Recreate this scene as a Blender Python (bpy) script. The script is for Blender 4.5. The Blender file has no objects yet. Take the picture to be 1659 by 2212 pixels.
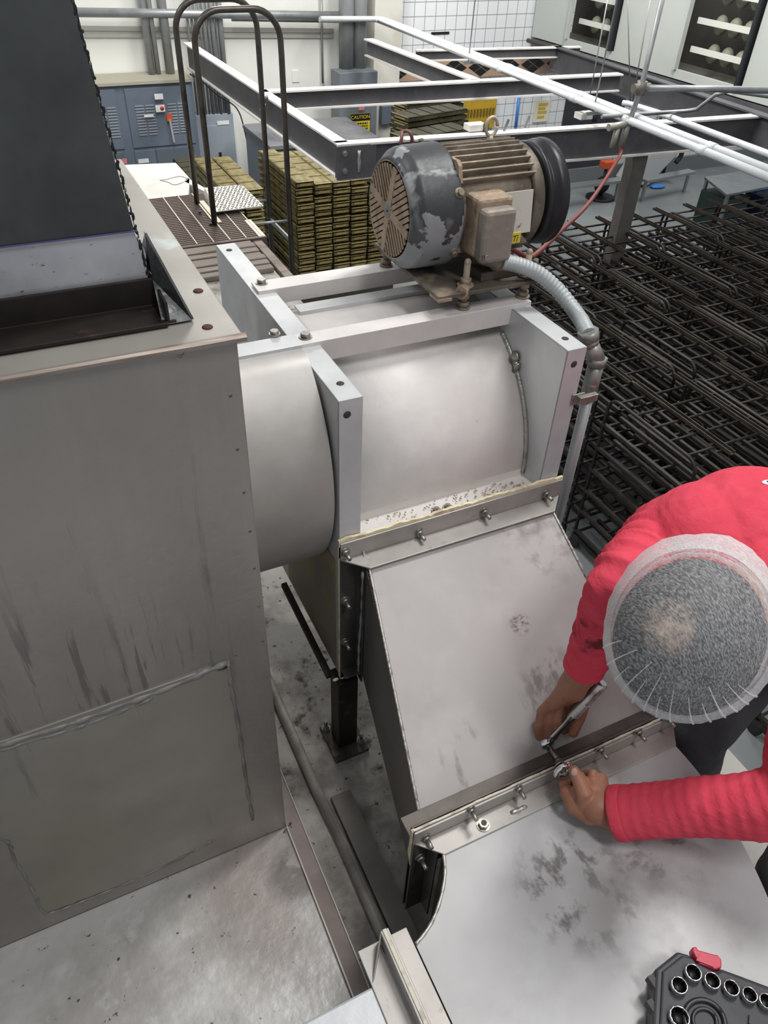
import bpy, math, random
from mathutils import Vector, Matrix, Quaternion

random.seed(7)
SC = bpy.context.scene
COL = SC.collection
V = Vector

# ------------------------------------------------------------------ camera
CAM = V((0, 0, 5.0))
YAW, PIT, ROL, FPX = 0.475393, 0.704895, -0.0465355, 1617.77
_f = V((math.sin(YAW)*math.cos(PIT), math.cos(YAW)*math.cos(PIT), -math.sin(PIT)))
_r = V((math.cos(YAW), -math.sin(YAW), 0))
_d = _f.cross(_r)
RIGHT = _r*math.cos(ROL) + _d*math.sin(ROL)
DOWN = -_r*math.sin(ROL) + _d*math.cos(ROL)
FWD = _f

def at(ax, val, x, y):
    """point of the plane ax = val seen at photo pixel x, y"""
    d = RIGHT*((x-829.5)/FPX) + DOWN*((y-1106)/FPX) + FWD
    i = 'XYZ'.index(ax)
    return CAM + d*((val-CAM[i])/d[i])

def dp(D, x, y):
    """point at distance D along the view axis seen at photo pixel x, y"""
    return CAM + (RIGHT*((x-829.5)/FPX) + DOWN*((y-1106)/FPX) + FWD)*D

cd = bpy.data.cameras.new('camera')
cam = bpy.data.objects.new('camera', cd)
COL.objects.link(cam)
m = Matrix((RIGHT, -DOWN, -FWD)).transposed().to_4x4()
m.translation = CAM
cam.matrix_world = m
cd.sensor_fit = 'VERTICAL'
cd.sensor_height = 36.0
cd.lens = 36.0*FPX/2212.0
cd.clip_start = 0.05
cd.clip_end = 100
SC.camera = cam

# ------------------------------------------------------------------ world, lights, exposure
w = bpy.data.worlds.new('world')
SC.world = w
w.use_nodes = True
w.node_tree.nodes['Background'].inputs[0].default_value = (0.93, 0.97, 1.0, 1)
w.node_tree.nodes['Background'].inputs[1].default_value = 0.42

def area(loc, target, sx, sy, power, col=(1, 0.98, 0.95)):
    l = bpy.data.lights.new('ceiling_light', 'AREA')
    l.shape = 'RECTANGLE'
    l.size, l.size_y = sx, sy
    l.energy = power
    l.color = col
    o = bpy.data.objects.new('ceiling_light', l)
    COL.objects.link(o)
    o.location = loc
    o.rotation_euler = (V(target)-V(loc)).to_track_quat('-Z', 'Y').to_euler()
    return o

area((2.4, 1.5, 8.6), (0.9, 0.9, 3.5), 0.5, 1.6, 165)
area((-3.0, 4.0, 9.0), (0.6, 0.8, 3.5), 0.35, 1.6, 120)
area((1.0, -1.6, 8.8), (0.3, 0.6, 3.7), 0.5, 1.6, 105)
area((2.5, 9.0, 8.0), (3.2, 11.0, 1.0), 1.2, 4.0, 440)
area((7.0, 7.5, 8.0), (8.5, 11.0, 1.0), 1.2, 4.0, 420)
area((12.5, 10.5, 8.0), (12.5, 11.5, 1.0), 1.2, 4.0, 330)
SC.view_settings.view_transform = 'Standard'
SC.view_settings.look = 'None'
SC.view_settings.gamma = 1.0
SC.view_settings.use_curve_mapping = False
SC.view_settings.exposure = 0.0

# ------------------------------------------------------------------ materials
def lin(h):
    h = h.lstrip('#')
    o = []
    for i in (0, 2, 4):
        c = int(h[i:i+2], 16)/255
        o.append(c/12.92 if c <= 0.04045 else ((c+0.055)/1.055)**2.4)
    return (*o, 1)

MATS = {}
def M(name, base, metallic=0.0, rough=0.5, layers=(), bump=None, rvar=0.0, alpha=None, spec=None):
    """base colour plus noise-shaped layers: (colour, scale xyz, low, high, amount[, mask centre, radius][, rough])"""
    if name in MATS:
        return MATS[name]
    mt = bpy.data.materials.new(name)
    mt.use_nodes = True
    nt = mt.node_tree
    N, L = nt.nodes, nt.links
    b = N['Principled BSDF']
    tc = N.new('ShaderNodeTexCoord')
    cur = None
    b.inputs['Metallic'].default_value = metallic
    b.inputs['Roughness'].default_value = rough
    if spec is not None:
        b.inputs['Specular IOR Level'].default_value = spec
    rg = N.new('ShaderNodeRGB')
    rg.outputs[0].default_value = lin(base)
    cur = rg.outputs[0]
    for i, ly in enumerate(layers):
        col, sc, lo, hi, amt = ly[:5]
        mp = N.new('ShaderNodeMapping')
        mp.inputs['Scale'].default_value = sc if isinstance(sc, tuple) else (sc, sc, sc)
        mp.inputs['Location'].default_value = (3.1*i+1.7, 7.3*i, 2.9*i)
        L.new(tc.outputs['Object'], mp.inputs['Vector'])
        no = N.new('ShaderNodeTexNoise')
        no.inputs['Scale'].default_value = 1.0
        no.inputs['Detail'].default_value = 5.0
        no.inputs['Roughness'].default_value = 0.6
        L.new(mp.outputs[0], no.inputs['Vector'])
        mr = N.new('ShaderNodeMapRange')
        mr.inputs['From Min'].default_value = lo
        mr.inputs['From Max'].default_value = hi
        mr.inputs['To Max'].default_value = amt
        L.new(no.outputs['Fac'], mr.inputs['Value'])
        fac = mr.outputs[0]
        if len(ly) > 5 and ly[5]:
            c, rad = ly[5], ly[6]
            sub = N.new('ShaderNodeVectorMath'); sub.operation = 'DISTANCE'
            sub.inputs[1].default_value = c
            L.new(tc.outputs['Object'], sub.inputs[0])
            m2 = N.new('ShaderNodeMapRange')
            m2.inputs['From Min'].default_value = rad
            m2.inputs['From Max'].default_value = rad*0.55
            L.new(sub.outputs['Value'], m2.inputs['Value'])
            mu = N.new('ShaderNodeMath'); mu.operation = 'MULTIPLY'
            L.new(fac, mu.inputs[0]); L.new(m2.outputs[0], mu.inputs[1])
            fac = mu.outputs[0]
        mx = N.new('ShaderNodeMix'); mx.data_type = 'RGBA'
        L.new(fac, mx.inputs['Factor'])
        L.new(cur, mx.inputs['A'])
        mx.inputs['B'].default_value = lin(col)
        cur = mx.outputs['Result']
    L.new(cur, b.inputs['Base Color'])
    if rvar:
        no = N.new('ShaderNodeTexNoise')
        no.inputs['Scale'].default_value = 9.0
        no.inputs['Detail'].default_value = 4
        L.new(tc.outputs['Object'], no.inputs['Vector'])
        mr = N.new('ShaderNodeMapRange')
        mr.inputs['To Min'].default_value = max(0.02, rough-rvar)
        mr.inputs['To Max'].default_value = min(1, rough+rvar)
        L.new(no.outputs['Fac'], mr.inputs['Value'])
        L.new(mr.outputs[0], b.inputs['Roughness'])
    if bump:
        mp = N.new('ShaderNodeMapping')
        sc = bump[0]
        mp.inputs['Scale'].default_value = sc if isinstance(sc, tuple) else (sc, sc, sc)
        L.new(tc.outputs['Object'], mp.inputs['Vector'])
        no = N.new('ShaderNodeTexNoise')
        no.inputs['Scale'].default_value = 1.0
        no.inputs['Detail'].default_value = 4
        L.new(mp.outputs[0], no.inputs['Vector'])
        bp = N.new('ShaderNodeBump')
        bp.inputs['Strength'].default_value = bump[1]
        bp.inputs['Distance'].default_value = bump[2] if len(bump) > 2 else 0.01
        L.new(no.outputs['Fac'], bp.inputs['Height'])
        L.new(bp.outputs[0], b.inputs['Normal'])
    MATS[name] = mt
    return mt

# ------------------------------------------------------------------ mesh helpers
class MB:
    def __init__(self):
        self.v, self.f, self.mi, self.sm = [], [], [], []
    def add(self, vs, fs, mi=0, smooth=False):
        o = len(self.v)
        self.v += [V(p) for p in vs]
        for f in fs:
            self.f.append([o+i for i in f]); self.mi.append(mi); self.sm.append(smooth)
        return self
    def box(self, a, b, mi=0):
        x0, x1 = sorted((a[0], b[0])); y0, y1 = sorted((a[1], b[1])); z0, z1 = sorted((a[2], b[2]))
        vs = [(x0,y0,z0),(x1,y0,z0),(x1,y1,z0),(x0,y1,z0),(x0,y0,z1),(x1,y0,z1),(x1,y1,z1),(x0,y1,z1)]
        return self.add(vs, [(0,3,2,1),(4,5,6,7),(0,1,5,4),(1,2,6,5),(2,3,7,6),(3,0,4,7)], mi)
    def bar(self, p0, p1, w, h, up=(0,0,1), mi=0):
        """rectangular bar between two points; w across, h along up"""
        p0, p1 = V(p0), V(p1)
        t = (p1-p0).normalized()
        s = t.cross(V(up))
        if s.length < 1e-4: s = t.cross(V((1,0,0)))
        s.normalize(); u = s.cross(t)
        vs = []
        for p in (p0, p1):
            for a, c in ((-1,-1),(1,-1),(1,1),(-1,1)):
                vs.append(p + s*(a*w/2) + u*(c*h/2))
        return self.add(vs, [(0,1,2,3),(7,6,5,4),(0,4,5,1),(1,5,6,2),(2,6,7,3),(3,7,4,0)], mi)
    def prism(self, poly, off, mi=0):
        """closed polygon (3d points) pushed by vector off"""
        off = V(off); n = len(poly); P = [V(p) for p in poly]
        return self.add(P+[p+off for p in P],
            [tuple(range(n))[::-1], tuple(range(n, 2*n))]+[(i,(i+1)%n,n+(i+1)%n,n+i) for i in range(n)], mi)
    def tube(self, pts, rad, seg=12, mi=0, cap=True, up=None):
        pts = [V(p) for p in pts]
        n = len(pts)
        R = rad if isinstance(rad, (list, tuple)) else [rad]*n
        vs, fs = [], []
        t0 = (pts[1]-pts[0]).normalized()
        a = t0.cross(V((0,0,1)))
        if a.length < 1e-3: a = t0.cross(V((1,0,0)))
        a.normalize()
        for i in range(n):
            t = ((pts[min(i+1,n-1)]-pts[i]).normalized() + (pts[i]-pts[max(i-1,0)]).normalized())
            if t.length < 1e-6: t = t0
            t.normalize()
            a = (a - t*a.dot(t)).normalized()
            b = t.cross(a)
            for k in range(seg):
                g = 2*math.pi*k/seg
                rr = R[i](g) if callable(R[i]) else R[i]
                vs.append(pts[i] + a*(math.cos(g)*rr) + b*(math.sin(g)*rr))
        for i in range(n-1):
            for k in range(seg):
                k2 = (k+1) % seg
                fs.append((i*seg+k, i*seg+k2, (i+1)*seg+k2, (i+1)*seg+k))
        self.add(vs, fs, mi, True)
        if cap:
            o = len(self.v)-len(vs)
            self.f.append([o+k for k in range(seg)][::-1]); self.mi.append(mi); self.sm.append(False)
            self.f.append([o+(n-1)*seg+k for k in range(seg)]); self.mi.append(mi); self.sm.append(False)
        return self
    def cyl(self, p0, p1, r0, r1=None, seg=20, mi=0):
        return self.tube([p0, p1], [r0, r1 if r1 is not None else r0], seg, mi)
    def lathe(self, o, axis, prof, seg=32, mi=0, caps=(1,1)):
        """prof = [(distance along axis, radius)...]"""
        o = V(o); axis = V(axis).normalized()
        a = axis.cross(V((0,0,1)))
        if a.length < 1e-3: a = axis.cross(V((1,0,0)))
        a.normalize(); b = axis.cross(a)
        vs, fs = [], []
        for d, r in prof:
            for k in range(seg):
                g = 2*math.pi*k/seg
                vs.append(o + axis*d + a*(math.cos(g)*r) + b*(math.sin(g)*r))
        n = len(prof)
        for i in range(n-1):
            for k in range(seg):
                k2 = (k+1) % seg
                fs.append((i*seg+k, i*seg+k2, (i+1)*seg+k2, (i+1)*seg+k))
        self.add(vs, fs, mi, True)
        oo = len(self.v)-len(vs)
        if caps[0] and prof[0][1] > 1e-5:
            self.f.append([oo+k for k in range(seg)][::-1]); self.mi.append(mi); self.sm.append(False)
        if caps[1] and prof[-1][1] > 1e-5:
            self.f.append([oo+(n-1)*seg+k for k in range(seg)]); self.mi.append(mi); self.sm.append(False)
        return self
    def ell(self, c, rx, ry, rz, rot=None, seg=24, rings=14, mi=0):
        vs, fs = [], []
        c = V(c)
        for i in range(rings+1):
            th = math.pi*i/rings
            for k in range(seg):
                g = 2*math.pi*k/seg
                p = V((rx*math.sin(th)*math.cos(g), ry*math.sin(th)*math.sin(g), rz*math.cos(th)))
                vs.append(c + (rot @ p if rot else p))
        for i in range(rings):
            for k in range(seg):
                k2 = (k+1) % seg
                fs.append((i*seg+k, (i+1)*seg+k, (i+1)*seg+k2, i*seg+k2))
        return self.add(vs, fs, mi, True)
    def hexbolt(self, p, ax, r, h, stud=0, sr=None, mi=0):
        p, ax = V(p), V(ax).normalized()
        self.tube([p, p+ax*h*0.25], r*1.35, 16, mi)
        self.tube([p+ax*h*0.25, p+ax*h], r, 6, mi)
        if stud:
            self.tube([p+ax*h, p+ax*(h+stud)], sr or r*0.5, 10, mi)
        return self
    def build(self, name, mat, parent=None, bevel=0, world=True):
        me = bpy.data.meshes.new(name)
        base = ROOT.get(parent.name, V((0,0,0))) if parent else V((0,0,0))
        me.from_pydata([tuple(p-base) for p in self.v], [], self.f)
        ml = mat if isinstance(mat, (list, tuple)) else [mat]
        for q in ml: me.materials.append(q)
        for p, mi, s in zip(me.polygons, self.mi, self.sm):
            p.material_index = mi; p.use_smooth = s
        me.update()
        o = bpy.data.objects.new(name, me)
        COL.objects.link(o)
        if parent:
            o.parent = parent
            ROOT[o.name] = base
        else:
            ROOT[o.name] = V((0,0,0))
        if bevel:
            bv = o.modifiers.new('bevel', 'BEVEL')
            bv.width = bevel; bv.segments = 2; bv.limit_method = 'ANGLE'; bv.angle_limit = 0.7
        return o

ROOT = {}
def tag(o, label, cat, group=None, kind=None):
    o['label'] = label; o['category'] = cat
    if group: o['group'] = group
    if kind: o['kind'] = kind
    return o
def lab(o, label):
    o['label'] = label
    return o
def thing(name, label, cat, loc=(0,0,0), group=None):
    o = bpy.data.objects.new(name, None)
    COL.objects.link(o)
    o.location = loc
    o.empty_display_size = 0.05
    ROOT[o.name] = V(loc)
    return tag(o, label, cat, group)
def single(mb, name, mat, label, cat, group=None, loc=None, bevel=0):
    """a thing that is one mesh, its origin at loc"""
    loc = V(loc) if loc is not None else V((sum(p.x for p in mb.v)/len(mb.v), sum(p.y for p in mb.v)/len(mb.v), min(p.z for p in mb.v)))
    for i, p in enumerate(mb.v): mb.v[i] = p-loc
    o = mb.build(name, mat, None, bevel)
    o.location = loc
    return tag(o, label, cat, group)
def struct(mb, name, mat):
    o = mb.build(name, mat)
    o['kind'] = 'structure'
    return o
def kids(o):
    return [c for c in bpy.data.objects if c.parent == o]
def copy_tree(o, parent=None, known=None):
    c = o.copy(); COL.objects.link(c)
    if parent: c.parent = parent
    for ch in (known or {}).get(o.name, []):
        copy_tree(ch, c, known)
    return c
def family(o):
    d = {}
    def rec(q):
        d[q.name] = kids(q)
        for k in d[q.name]: rec(k)
    rec(o)
    return d
def arc(c, u, v, r, a0, a1, n=12):
    c, u, v = V(c), V(u), V(v)
    return [c + u*(r*math.cos(a0+(a1-a0)*i/n)) + v*(r*math.sin(a0+(a1-a0)*i/n)) for i in range(n+1)]
def spline(pts, n=8):
    P = [V(p) for p in pts]
    P = [P[0]*2-P[1]] + P + [P[-1]*2-P[-2]]
    out = []
    for i in range(1, len(P)-2):
        for k in range(n):
            t = k/n
            a, b, c, d = P[i-1], P[i], P[i+1], P[i+2]
            out.append(0.5*((2*b)+(c-a)*t+(2*a-5*b+4*c-d)*t*t+(3*b-a-3*c+d)*t**3))
    out.append(P[-2])
    return out
ORD = ['first','second','third','fourth','fifth','sixth','seventh','eighth','ninth','tenth','eleventh','twelfth','thirteenth','fourteenth','fifteenth','sixteenth']

# ------------------------------------------------------------------ materials list
stain = M('stainless', '#96918c', 0.55, 0.46, [('#787572', (1.6,1.2,1.6), .4, .7, .6), ('#aaa6a1', (9,1,1.2), .5, .75, .35), ('#5d5a57', (26,4,2.2), .62, .72, .45), ('#55524f', (62,4,4.2), .555, .61, .55, (.16,-.01,.62), .34), ('#8f8674', 3.2, .6, .8, .4)], (60,.08), .1)
stain_dark = M('stainless_dark', '#5a5856', 0.7, 0.45, [('#3a3734', 6, .45, .7, .6)], None, .1)
galv = M('galvanised', '#c3c5c6', 0.35, 0.5, [('#a9adb0', 5, .42, .65, .6), ('#e2e3e2', 3, .5, .7, .5), ('#6c655c', 30, .7, .76, .5)], (40,.05), .1)
alum = M('dusty_aluminium', '#cfcbc9', 0.15, 0.6, [('#b4b0ae', 4, .45, .7, .5), ('#e3e0dd', 7, .5, .7, .4), ('#8a7a66', 24, .68, .76, .4)], (50,.05), .08)
round_m = M('dusty_round_duct', '#b4b1ae', 0.35, 0.5, [('#8e8b88', 4, .4, .65, .6), ('#a39e96', (3,9,9), .5, .7, .5)], None, .1)
dust_deck = M('dusty_sheet', '#a39f9d', 0.12, 0.62, [('#8a8684', 3, .4, .65, .6), ('#b4b1ae', 6, .5, .7, .5), ('#77706e', (40,12,12), .66, .72, .5)], None, .08)
gasket_w = M('dusty_gasket', '#c9c4b6', 0, .8, [('#9a9486', 40, .5, .65, .8)])
gasket = M('cream_gasket', '#d8cdb0', 0, .8, [('#a89a78', 40, .5, .65, .8)])
bolt_m = M('bolt_steel', '#a09d97', 0.85, 0.42, [('#7c786f', 60, .5, .6, .5)])
chrome = M('chrome', '#e4e4e4', 1.0, 0.14)
blacksteel = M('black_rack_steel', '#2a2725', 0.4, 0.45, [('#463e38', 7, .5, .7, .6), ('#161514', 15, .5, .65, .7)], None, .1)
hop_m = M('dark_hood_sheet', '#4f5252', 0.3, 0.42, [('#2c3031', 4, .4, .65, .8), ('#54524d', (5,5,3), .55, .75, .6), ('#7c5a35', 3.2, .68, .78, .6)], None, .12)
hop_silver = M('scuffed_steel', '#b4b5bb', 0.35, 0.4, [('#7b7c82', 6, .4, .65, .6), ('#4f5056', (40,40,150), .64, .67, .9), ('#9b7d55', 9, .7, .76, .7)], None, .1)
rust = M('rusty_angle', '#2b2420', 0.4, 0.5, [('#1b1817', 9, .4, .6, .8), ('#6a4630', 14, .58, .7, .7)])
white_pipe = M('white_pipe', '#d4d8da', 0, .4, [('#b9bdbf', 5, .45, .7, .5)])
conduit_m = M('conduit_grey', '#9b9e9f', 0.55, .42, [('#7f8283', 6, .45, .7, .6)])
beam_m = M('painted_beam', '#57565a', 0.1, .5, [('#47464a', 3, .42, .65, .7), ('#6d6a68', 9, .58, .75, .5)])
beam_top = M('dusty_flange', '#dddad6', 0, .7, [('#bdb8b2', 5, .5, .75, .6)])
pan_m = M('bread_pan_metal', '#a3966a', 0.55, 0.42, [('#5e5639', 11, .42, .65, .7), ('#b5a878', 25, .6, .7, .6)])
pan_dark = M('dark_bread_pan_metal', '#55523f', 0.4, 0.5, [('#3b3a2f', 9, .42, .65, .7)])
cab_m = M('cabinet_blue_grey', '#616b78', 0, .5, [('#566070', 3, .45, .7, .5)])
cab_l = M('panel_grey', '#929ba4', 0, .5, [('#7d8893', 3, .45, .7, .4)])
cab_door = M('door_grey_green', '#828a8a', 0, .45, [('#757d7e', 3, .45, .7, .4)])
white_label = M('white_label', '#dcdcda', 0, .5)
red_label = M('red_label', '#d98a8f', 0, .5, [('#c4505a', 60, .5, .55, .9)])
dark_m = M('near_black', '#17171a', 0, .5)
rubber = M('black_rubber', '#1d1e21', 0, .6, [('#33353a', 20, .55, .7, .6)])
yellow = M('yellow_sign', '#d8c23a', 0, .5)
orange = M('orange_part', '#c8532c', 0, .5)
bluem = M('blue_plastic', '#3f7fd0', 0, .4)
greenm = M('dark_green_bin', '#22382f', 0, .5)
steel_tbl = M('table_steel', '#8f9496', 0.7, .35, [('#6f7476', 4, .45, .7, .6)])
red_hose = M('red_hose', '#742f2a', 0, .5)
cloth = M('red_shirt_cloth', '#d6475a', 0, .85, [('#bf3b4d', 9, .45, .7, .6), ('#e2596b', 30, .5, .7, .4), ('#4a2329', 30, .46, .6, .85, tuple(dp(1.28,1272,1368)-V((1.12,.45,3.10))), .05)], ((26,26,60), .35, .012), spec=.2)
skin = M('skin', '#9c6c56', 0, .5, [('#84553f', 14, .45, .65, .7), ('#a8705a', 30, .55, .7, .4)], (260, .25, .002))
jean = M('black_denim', '#505155', 0, .85, [('#3c3d41', 12, .42, .65, .7), ('#565a61', 40, .55, .7, .5)], (300, .3, .002))
def angle(mb, p0, p1, u, v, a, b, t=0.004, mi=0):
    p0, p1, u, v = V(p0), V(p1), V(u), V(v)
    poly = [p0, p0+u*a, p0+u*a+v*t, p0+u*t+v*t, p0+u*t+v*b, p0+v*b]
    return mb.prism(poly, p1-p0, mi)
X1, Y1, Z1 = V((1,0,0)), V((0,1,0)), V((0,0,1))

# ================================================================== SETTING
fl = M('floor_epoxy', '#7c8183', 0, .4, [('#6c7173', .8, .42, .65, .7), ('#8d9190', 2.5, .55, .75, .6)])
mb = MB().box((-8,-6,-.1),(26,16,0)); struct(mb, 'floor', fl)
paint = M('white_paint', '#dfe0da', 0, .6, [('#cfd0c9', .9, .45, .7, .6)])
mb = MB().box((-8,13.6,0),(6.45,13.8,9)); struct(mb, 'wall_back', paint)

def tile_mat(name, size):
    mt = M(name, '#dfe2e4', 0, .25, [('#c9cccb', 1.1, .5, .75, .6)])
    nt = mt.node_tree; N, L = nt.nodes, nt.links
    b = N['Principled BSDF']
    tc = N.new('ShaderNodeTexCoord')
    sp = N.new('ShaderNodeSeparateXYZ'); L.new(tc.outputs['Object'], sp.inputs[0])
    cb = N.new('ShaderNodeCombineXYZ'); L.new(sp.outputs[0], cb.inputs[0]); L.new(sp.outputs[2], cb.inputs[1])
    br = N.new('ShaderNodeTexBrick'); br.offset = 0; br.squash = 1
    br.inputs['Scale'].default_value = 1
    br.inputs['Brick Width'].default_value = size; br.inputs['Row Height'].default_value = size
    br.inputs['Mortar Size'].default_value = .006
    br.inputs['Mortar Smooth'].default_value = 0
    L.new(cb.outputs[0], br.inputs['Vector'])
    mx = N.new('ShaderNodeMix'); mx.data_type = 'RGBA'
    src = b.inputs['Base Color'].links[0].from_socket
    L.new(br.outputs['Fac'], mx.inputs['Factor'])
    L.new(src, mx.inputs['A'])
    mx.inputs['B'].default_value = lin('#8f9494')
    L.new(mx.outputs['Result'], b.inputs['Base Color'])
    return mt
tile = tile_mat('white_wall_tile', .21)
mb = MB().box((6.45,13.6,0),(26,13.8,9)); struct(mb, 'wall_tiled', tile)
# diamond border between the tiles
bd = MB()
z0, z1 = at('Y',13.55,845,178)[2], at('Y',13.55,845,133)[2]
bd.box((6.45,13.56,z0),(11.6,13.6,z1))
x = 6.55; wd = .56; zc = (z0+z1)/2; hh = (z1-z0)/2*.98
while x+wd < 11.6:
    c = V((x+wd/2, 13.555, zc))
    # a black rhombus of four tiles with light joints
    for sx, sz in ((-1,0),(1,0),(0,1),(0,-1)):
        q = c + V((sx*wd*.25, 0, sz*hh*.5))
        if sz == 0 and sx:
            pass
        P = [q+V((-wd*.235,0,0)), q+V((0,0,-hh*.47)), q+V((wd*.235,0,0)), q+V((0,0,hh*.47))]
        bd.prism(P, (0,.004,0), 1)
    x += wd+.02
t = bd.build('trim_1', [M('tan_tile', '#b3957f', 0, .4, [('#a08470', 5, .45, .7, .6)]), M('black_tile', '#1d1f24', 0, .3)])
t['kind'] = 'structure'
# concrete-grey base course under the tiled wall
mb = MB().box((10.2,13.52,0),(24,13.6,.32)); o = struct(mb, 'baseboard_back', M('base_grey', '#6f7376', 0, .6))

# ================================================================== OVEN TOP (what everything stands on)
ov = thing('industrial_oven', 'huge sheet metal oven whose flat top carries the ducts and the fan', 'oven', (0.2,.6,0))
deck_shiny = M('wet_galvanised_deck', '#c2c1bf', 0.3, 0.36, [('#8b8886', 3.2, .42, .6, .7), ('#cfd0d2', 13, .56, .7, .7), ('#857b77', 3.4, .36, .6, .7, (0.0,.16,3.3), .28), ('#5f5a54', (9,9,9), .40, .47, .7, (0.0,.13,3.3), .075), ('#3a3633', (60,60,30), .66, .70, .9), ('#c2b284', 5, .42, .55, .7, (-.27,-.22,3.3), .12)], (42,.22,.005), .16)
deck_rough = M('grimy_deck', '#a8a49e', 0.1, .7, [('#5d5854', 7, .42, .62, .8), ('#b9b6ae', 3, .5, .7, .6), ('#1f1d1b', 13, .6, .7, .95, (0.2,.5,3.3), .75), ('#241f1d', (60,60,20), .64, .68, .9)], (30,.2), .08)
mb = MB().box((-2.5,-.9,0),(.95,5.3,3.296)).box((.95,1.75,0),(1.25,5.3,3.296)); mb.build('body', M('oven_side', '#8c8c8b', .3, .5, [('#787877', 2, .45, .7, .6)]), ov)
mb = MB().box((-2.4,-.85,3.296),(.217,.843,3.301)); mb.build('top_sheet', deck_shiny, ov)
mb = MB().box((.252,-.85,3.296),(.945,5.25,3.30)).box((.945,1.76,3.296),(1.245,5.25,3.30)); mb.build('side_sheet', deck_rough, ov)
mb = MB().box((.217,-.85,3.296),(.252,1.75,3.306)); mb.build('joint_cover', M('brownish_strip', '#8f8480', .25, .55, [('#6d625e', 6, .42, .65, .8), ('#29221f', 30, .66, .7, .9)]), ov)
mb = MB().bar((.217,-.85,3.307),(.217,.84,3.307),.003,.006).bar((.252,-.85,3.307),(.252,1.7,3.307),.0025,.006); mb.build('seam', M('pale_seam', '#b8b2ab', .4, .5), ov)
# pipe lying on the oven top, with a flat strip beside it coloured as the shadow gap
mb = MB().tube([(.318,-.3,3.314),(.318,.74,3.314),(.312,.9,3.314),(.310,1.9,3.314)], .013, 12)
single(mb, 'pipe', M('dusty_pipe', '#8e8a84', .3, .5, [('#5f5b57', 8, .45, .65, .8)]), 'long dusty pipe lying on the oven top beside the steel post', 'pipe')
mb = MB().box((.336,-.3,3.3005),(.385,.86,3.318)); single(mb, 'shadow_strip', M('shadow_strip_grey', '#807b76', .5, .45, [('#5e5f5f', 5, .45, .7, .6)]), 'dark flat strip standing in for the shadow gap along the dusty pipe', 'shadow strip')

# ================================================================== LEFT PLENUM BOX
bx = thing('duct_plenum', 'large stainless steel duct box with patched front panel at left', 'duct box', (-.3,.85,3.3))
BX = .216; BY = .843
mb = MB().box((-1.6,BY,3.303),(BX,1.6,4.55)); mb.build('body', stain, bx, .002)
# lid with rolled lip, sagging at the corner
lipm = M('lid_sheet', '#a5a19a', .55, .42, [('#8d8982', 4, .45, .7, .6), ('#7a4a30', 11, .66, .74, .8), ('#c3d0cf', 6, .62, .7, .7)], None, .1)
mb = MB().box((-1.62,BY-.008,4.551),(BX+.006,1.62,4.560)); mb.build('lid', lipm, bx, .002)
lp = MB()
prof = []
for i in range(30):
    x = -1.6 + (BX+.01+1.6)*i/29
    k = max(0, (x-.158)/.066)
    prof.append((x, .0015 + .010*math.sin(min(k,1)*3.0)*(1 if k > 0 else 0), .001*math.sin(x*5)))
vs, fs = [], []
for x, h, b in prof:
    vs += [(x, BY-.0085, 4.5605), (x, BY-.0105-b, 4.558-h*.3), (x, BY-.0095-b, 4.5545-h), (x, BY-.002, 4.5545-h), (x, BY-.004, 4.5605)]
for i in range(len(prof)-1):
    for k in range(5):
        a, b2 = i*5+k, i*5+(k+1) % 5
        fs.append((a, b2, b2+5, a+5))
lp.add(vs, fs, 0, False); lp.build('lid_lip', M('rusty_lip', '#948a82', .5, .45, [('#6b4233', (5,5,60), .55, .68, .9), ('#b2ada6', 5, .5, .7, .5)]), bx)
for k, (px_, py_) in enumerate(((428,628),(448,706))):
    p = at('Z',4.5605,px_,py_)
    mb = MB().lathe(p, Z1, [(0,.007),(.001,.006),(.0012,.0)], 14); mb.build('rust_hole', M('rust_spot', '#4a2c1c', 0, .8), bx)
# big screw and the row of small screws down the right edge
p = at('Y',BY,389,765)
mb = MB().lathe(p+V((0,.001,0)), -Y1, [(0,.0052),(.0008,.0052),(.0014,.0042),(.003,.0034),(.0038,.0015),(.0038,0)], 18)
mb.box(p+V((-.0034,-.0042,-.0004)), p+V((.0034,-.003,.0004)))
mb.build('large_screw', bolt_m, bx)
for px_, py_ in ((498,855),(513,971),(527,1064),(540,1148),(549,1228),(559,1310),(568,1385),(577,1462),(587,1540),(596,1625),(509,1416),(577,1800),(158,2003)):
    p = at('Y',BY,px_,py_)
    mb = MB().lathe(p+V((0,.0008,0)), -Y1, [(0,.0027),(.0007,.0027),(.0016,.0016),(.0018,0)], 12); mb.build('screw', M('dull_screw', '#6b6762', .7, .5), bx)
# patched access panel, raised from the front sheet, with smeared caulk round it
c1, c2 = at('Y',BY,490,1428), at('Y',BY,545,1768)
c0, cb = at('Y',BY,-160,1655), at('Y',BY,90,1972)
panel_m = M('patch_panel', '#98948d', .55, .46, [('#7b7872', 2.4, .4, .65, .6), ('#978f76', 3.4, .42, .7, .55, (.05,-.01,.2), .2), ('#615e5a', (26,4,2.2), .62, .72, .5)], None, .1)
pts = [c0, c1, c2, at('Y',BY,455,1815), at('Y',BY,300,1893), at('Y',BY,150,1950), cb, at('Y',BY,40,1868), at('Y',BY,18,1812), at('Y',BY,-160,1800)]
mb = MB().prism([p+V((0,-.004,0)) for p in pts], (0,.005,0)); mb.build('access_panel', panel_m, bx, .0012)
caulk = M('caulk', '#7d7c7a', .2, .5, [('#5d5c5a', 18, .45, .6, .7), ('#a5a3a0', 25, .58, .7, .6)])
def bead(px_, r, wob, n=7):
    P = [at('Y',BY,*q)+V((0,-.003,0)) for q in px_]
    P = spline(P, n)
    R = [r*(1+wob*math.sin(i*1.7)+wob*.6*math.sin(i*3.9+1)) for i in range(len(P))]
    return MB().tube(P, R, 8)
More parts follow.
